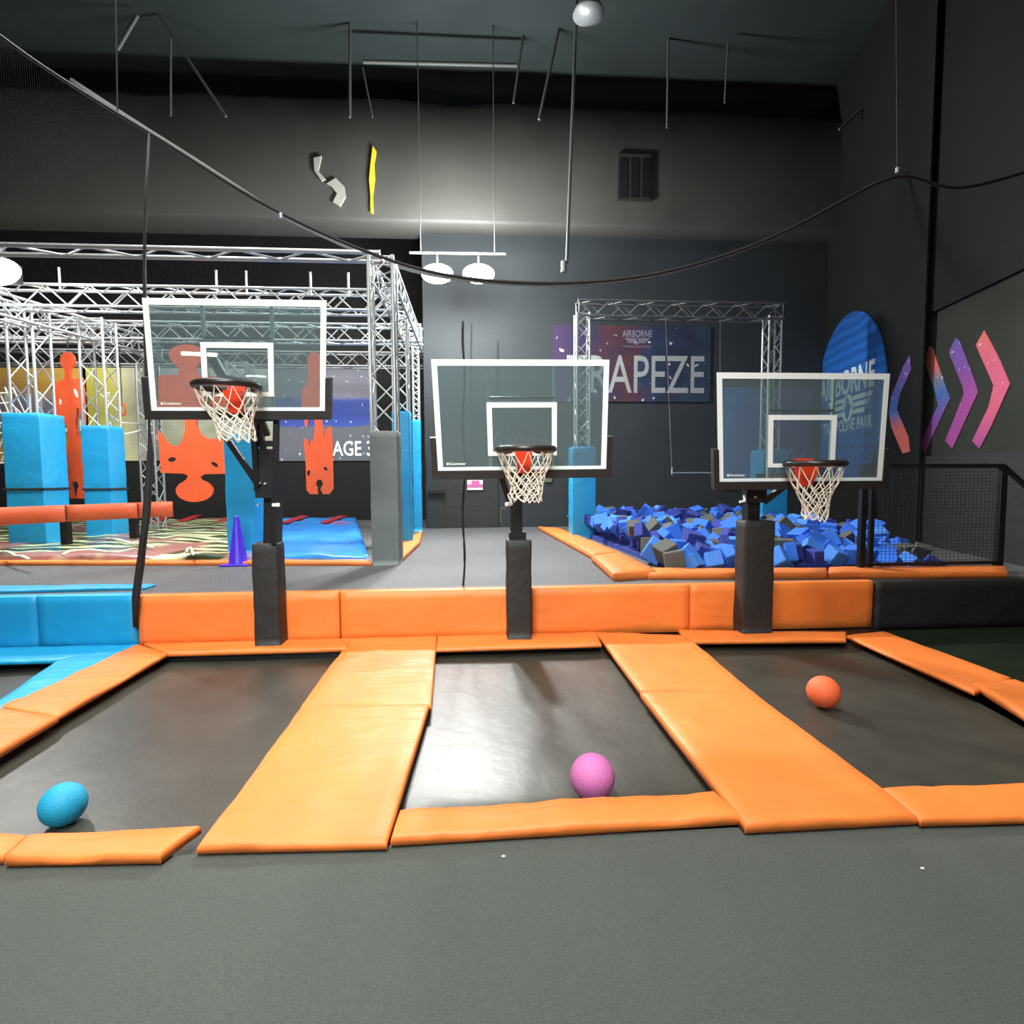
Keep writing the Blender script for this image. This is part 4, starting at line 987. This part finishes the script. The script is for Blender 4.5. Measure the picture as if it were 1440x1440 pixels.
figure = arc(94, 507, 10, 12, -60, 240, 14)+[(91, 524), (90, 533), (78, 538), (77, 560), (79, 600), (87, 601), (89, 590), (94, 598), (95, 608), (96, 618), (94, 626), (91, 634), (87, 620), (83, 621), (84, 660), (86, 701), (103, 701)]+arc(105, 683, 5.5, 6.5, 230, -50, 8)+[(107, 701), (124, 701), (123, 660), (120, 606), (116, 612), (111, 622), (107, 610), (106, 596), (108, 572), (112, 576), (116, 590), (118, 598), (117, 560), (115, 531), (100, 534), (98, 524)]
cutout(figure, 9.845, 'orange cut-out shaped like a standing figure between the two left blue columns', ((85, 565, 1.5, 4, 0, 'cream'), (107, 553, 2, 6, .3, 'cream')))
puzzle = [(222, 528), (250, 527), (252, 518), (243, 510)]+arc(262, 498, 25, 14, 205, -25, 14)+[(283, 508), (274, 518), (276, 527), (317, 530), (318, 578), (275, 578), (276, 598), (281, 610), (291, 617), (304, 617), (313, 611), (318, 612), (318, 666), (286, 667), (281, 671), (284, 675)]+list(reversed(arc(273, 690, 26, 16, 125, 425, 18)))[::1]+[(262, 674), (264, 669), (258, 666), (226, 665), (222, 606), (230, 616), (238, 625), (248, 629), (256, 620), (260, 605), (259, 585), (256, 578), (223, 576)]
cutout(puzzle, 10.425, 'large orange puzzle-piece cut-out behind the left glass board', ((242, 646, 5, 3, .2, 'rim'), (302, 653, 5, 2.4, -.6, 'rim')))
torch = [(424, 548), (432, 540), (433, 520)]+arc(441, 508, 9, 14, 210, -30, 8)+[(449, 540), (457, 545), (459, 575), (452, 578), (452, 596), (456, 614), (460, 602), (465, 600), (467, 625), (468, 688), (463, 695), (454, 695), (450.5, 688)]+arc(449, 680, 5, 6, -60, 240, 8)+[(447, 695), (436, 695), (431, 689), (430, 655), (427, 622), (429, 616), (433, 620), (435, 628), (438, 618), (441, 622), (443, 600), (441, 580), (434, 582), (432, 600), (429, 600), (427, 582), (424, 580)]
cutout(torch, 10.425, 'narrow orange cut-out left of the grey padded column, with a keyhole notch below', ((434, 665, 2, 4, -.2, 'rim'), (458, 659, 3, 2, -.7, 'rim')))
# ring on a cord
c_ = AY(172, 576, 10.6); rg = empty('hanging_ring', c_, 'small orange grip ring hanging on a cord before the yellow banner', 'ring')
MB().tube([(c_.x+.05*math.cos(t), c_.y, c_.z+.1*math.sin(t)) for t in [i*2*PI/20 for i in range(20)]], .018, 6, True).build('ring', M['flame'], rg, True)
rod('cord', (c_.x, c_.y, c_.z+.1), (c_.x, c_.y, ZT-.3), .007, M['rope'], rg, 5)
# cargo net at the far left and hanging ropes
cg = empty('cargo_net', AY(-10, 640, 9.9), 'white rope climbing net at the left edge', 'net')
mb = MB()
for i in range(9):
    mb.tube([AY(-70+i*11, 545, 10.2), AY(-50+i*11+6, 600, 10.1), AY(-64+i*11, 650, 10.2)], .014, 5)
for j in range(8):
    y_ = 548+j*14; mb.tube([AY(-70, y_, 10.2), AY(-25, y_+7, 10.1), AY(18, y_+4, 10.2)], .014, 5)
mb.build('rope_grid', M['net'], cg)
for i, (pts, lb) in enumerate((([(138, 560), (150, 580), (168, 594), (195, 592)], 'pale rope looping before the yellow banner, upper'),
                               ([(150, 600), (160, 612), (178, 610), (195, 600)], 'pale rope looping before the yellow banner, lower'),
                               ([(62, 656), (75, 661), (88, 660)], 'white hoop rope behind the figure cut-out, upper'),
                               ([(62, 664), (72, 671), (90, 671)], 'white hoop rope behind the figure cut-out, lower'))):
    P_ = [AY(x, y_, 10.6) for x, y_ in pts]
    if i < 2: P_ = [Vector((x5_+.12, y5_, P_[0].z))]+P_[1:-1]+[Vector((xt-.12, 11.3, P_[-1].z))]
    else: P_ = [Vector((x4_+.2, y4_, P_[0].z))]+P_[1:]+[Vector((x5_-.2, y5_, P_[-1].z))]
    tag(MB().tube(P_, .016, 6).build('slack_rope', M['net'], smooth=True), lb, 'rope')
# black straps round the two left pads
tg = M['rope']
for (r_, px0, px1, Y) in ((r4, 8, 62, 8.9), (r5, 118, 157, 9.7)):
    c0 = AY(px0, 688, Y); c1 = AY(px1, 688, Y); d_ = c1.x-c0.x
    mb = MB().tube([(c0.x-.01, Y-.012, c0.z), (c1.x+.01, Y-.012, c0.z), (c1.x+.01, Y+d_+.012, c0.z), (c0.x-.01, Y+d_+.012, c0.z)], .018, 6, True)
    mb.build('strap', tg, r_)
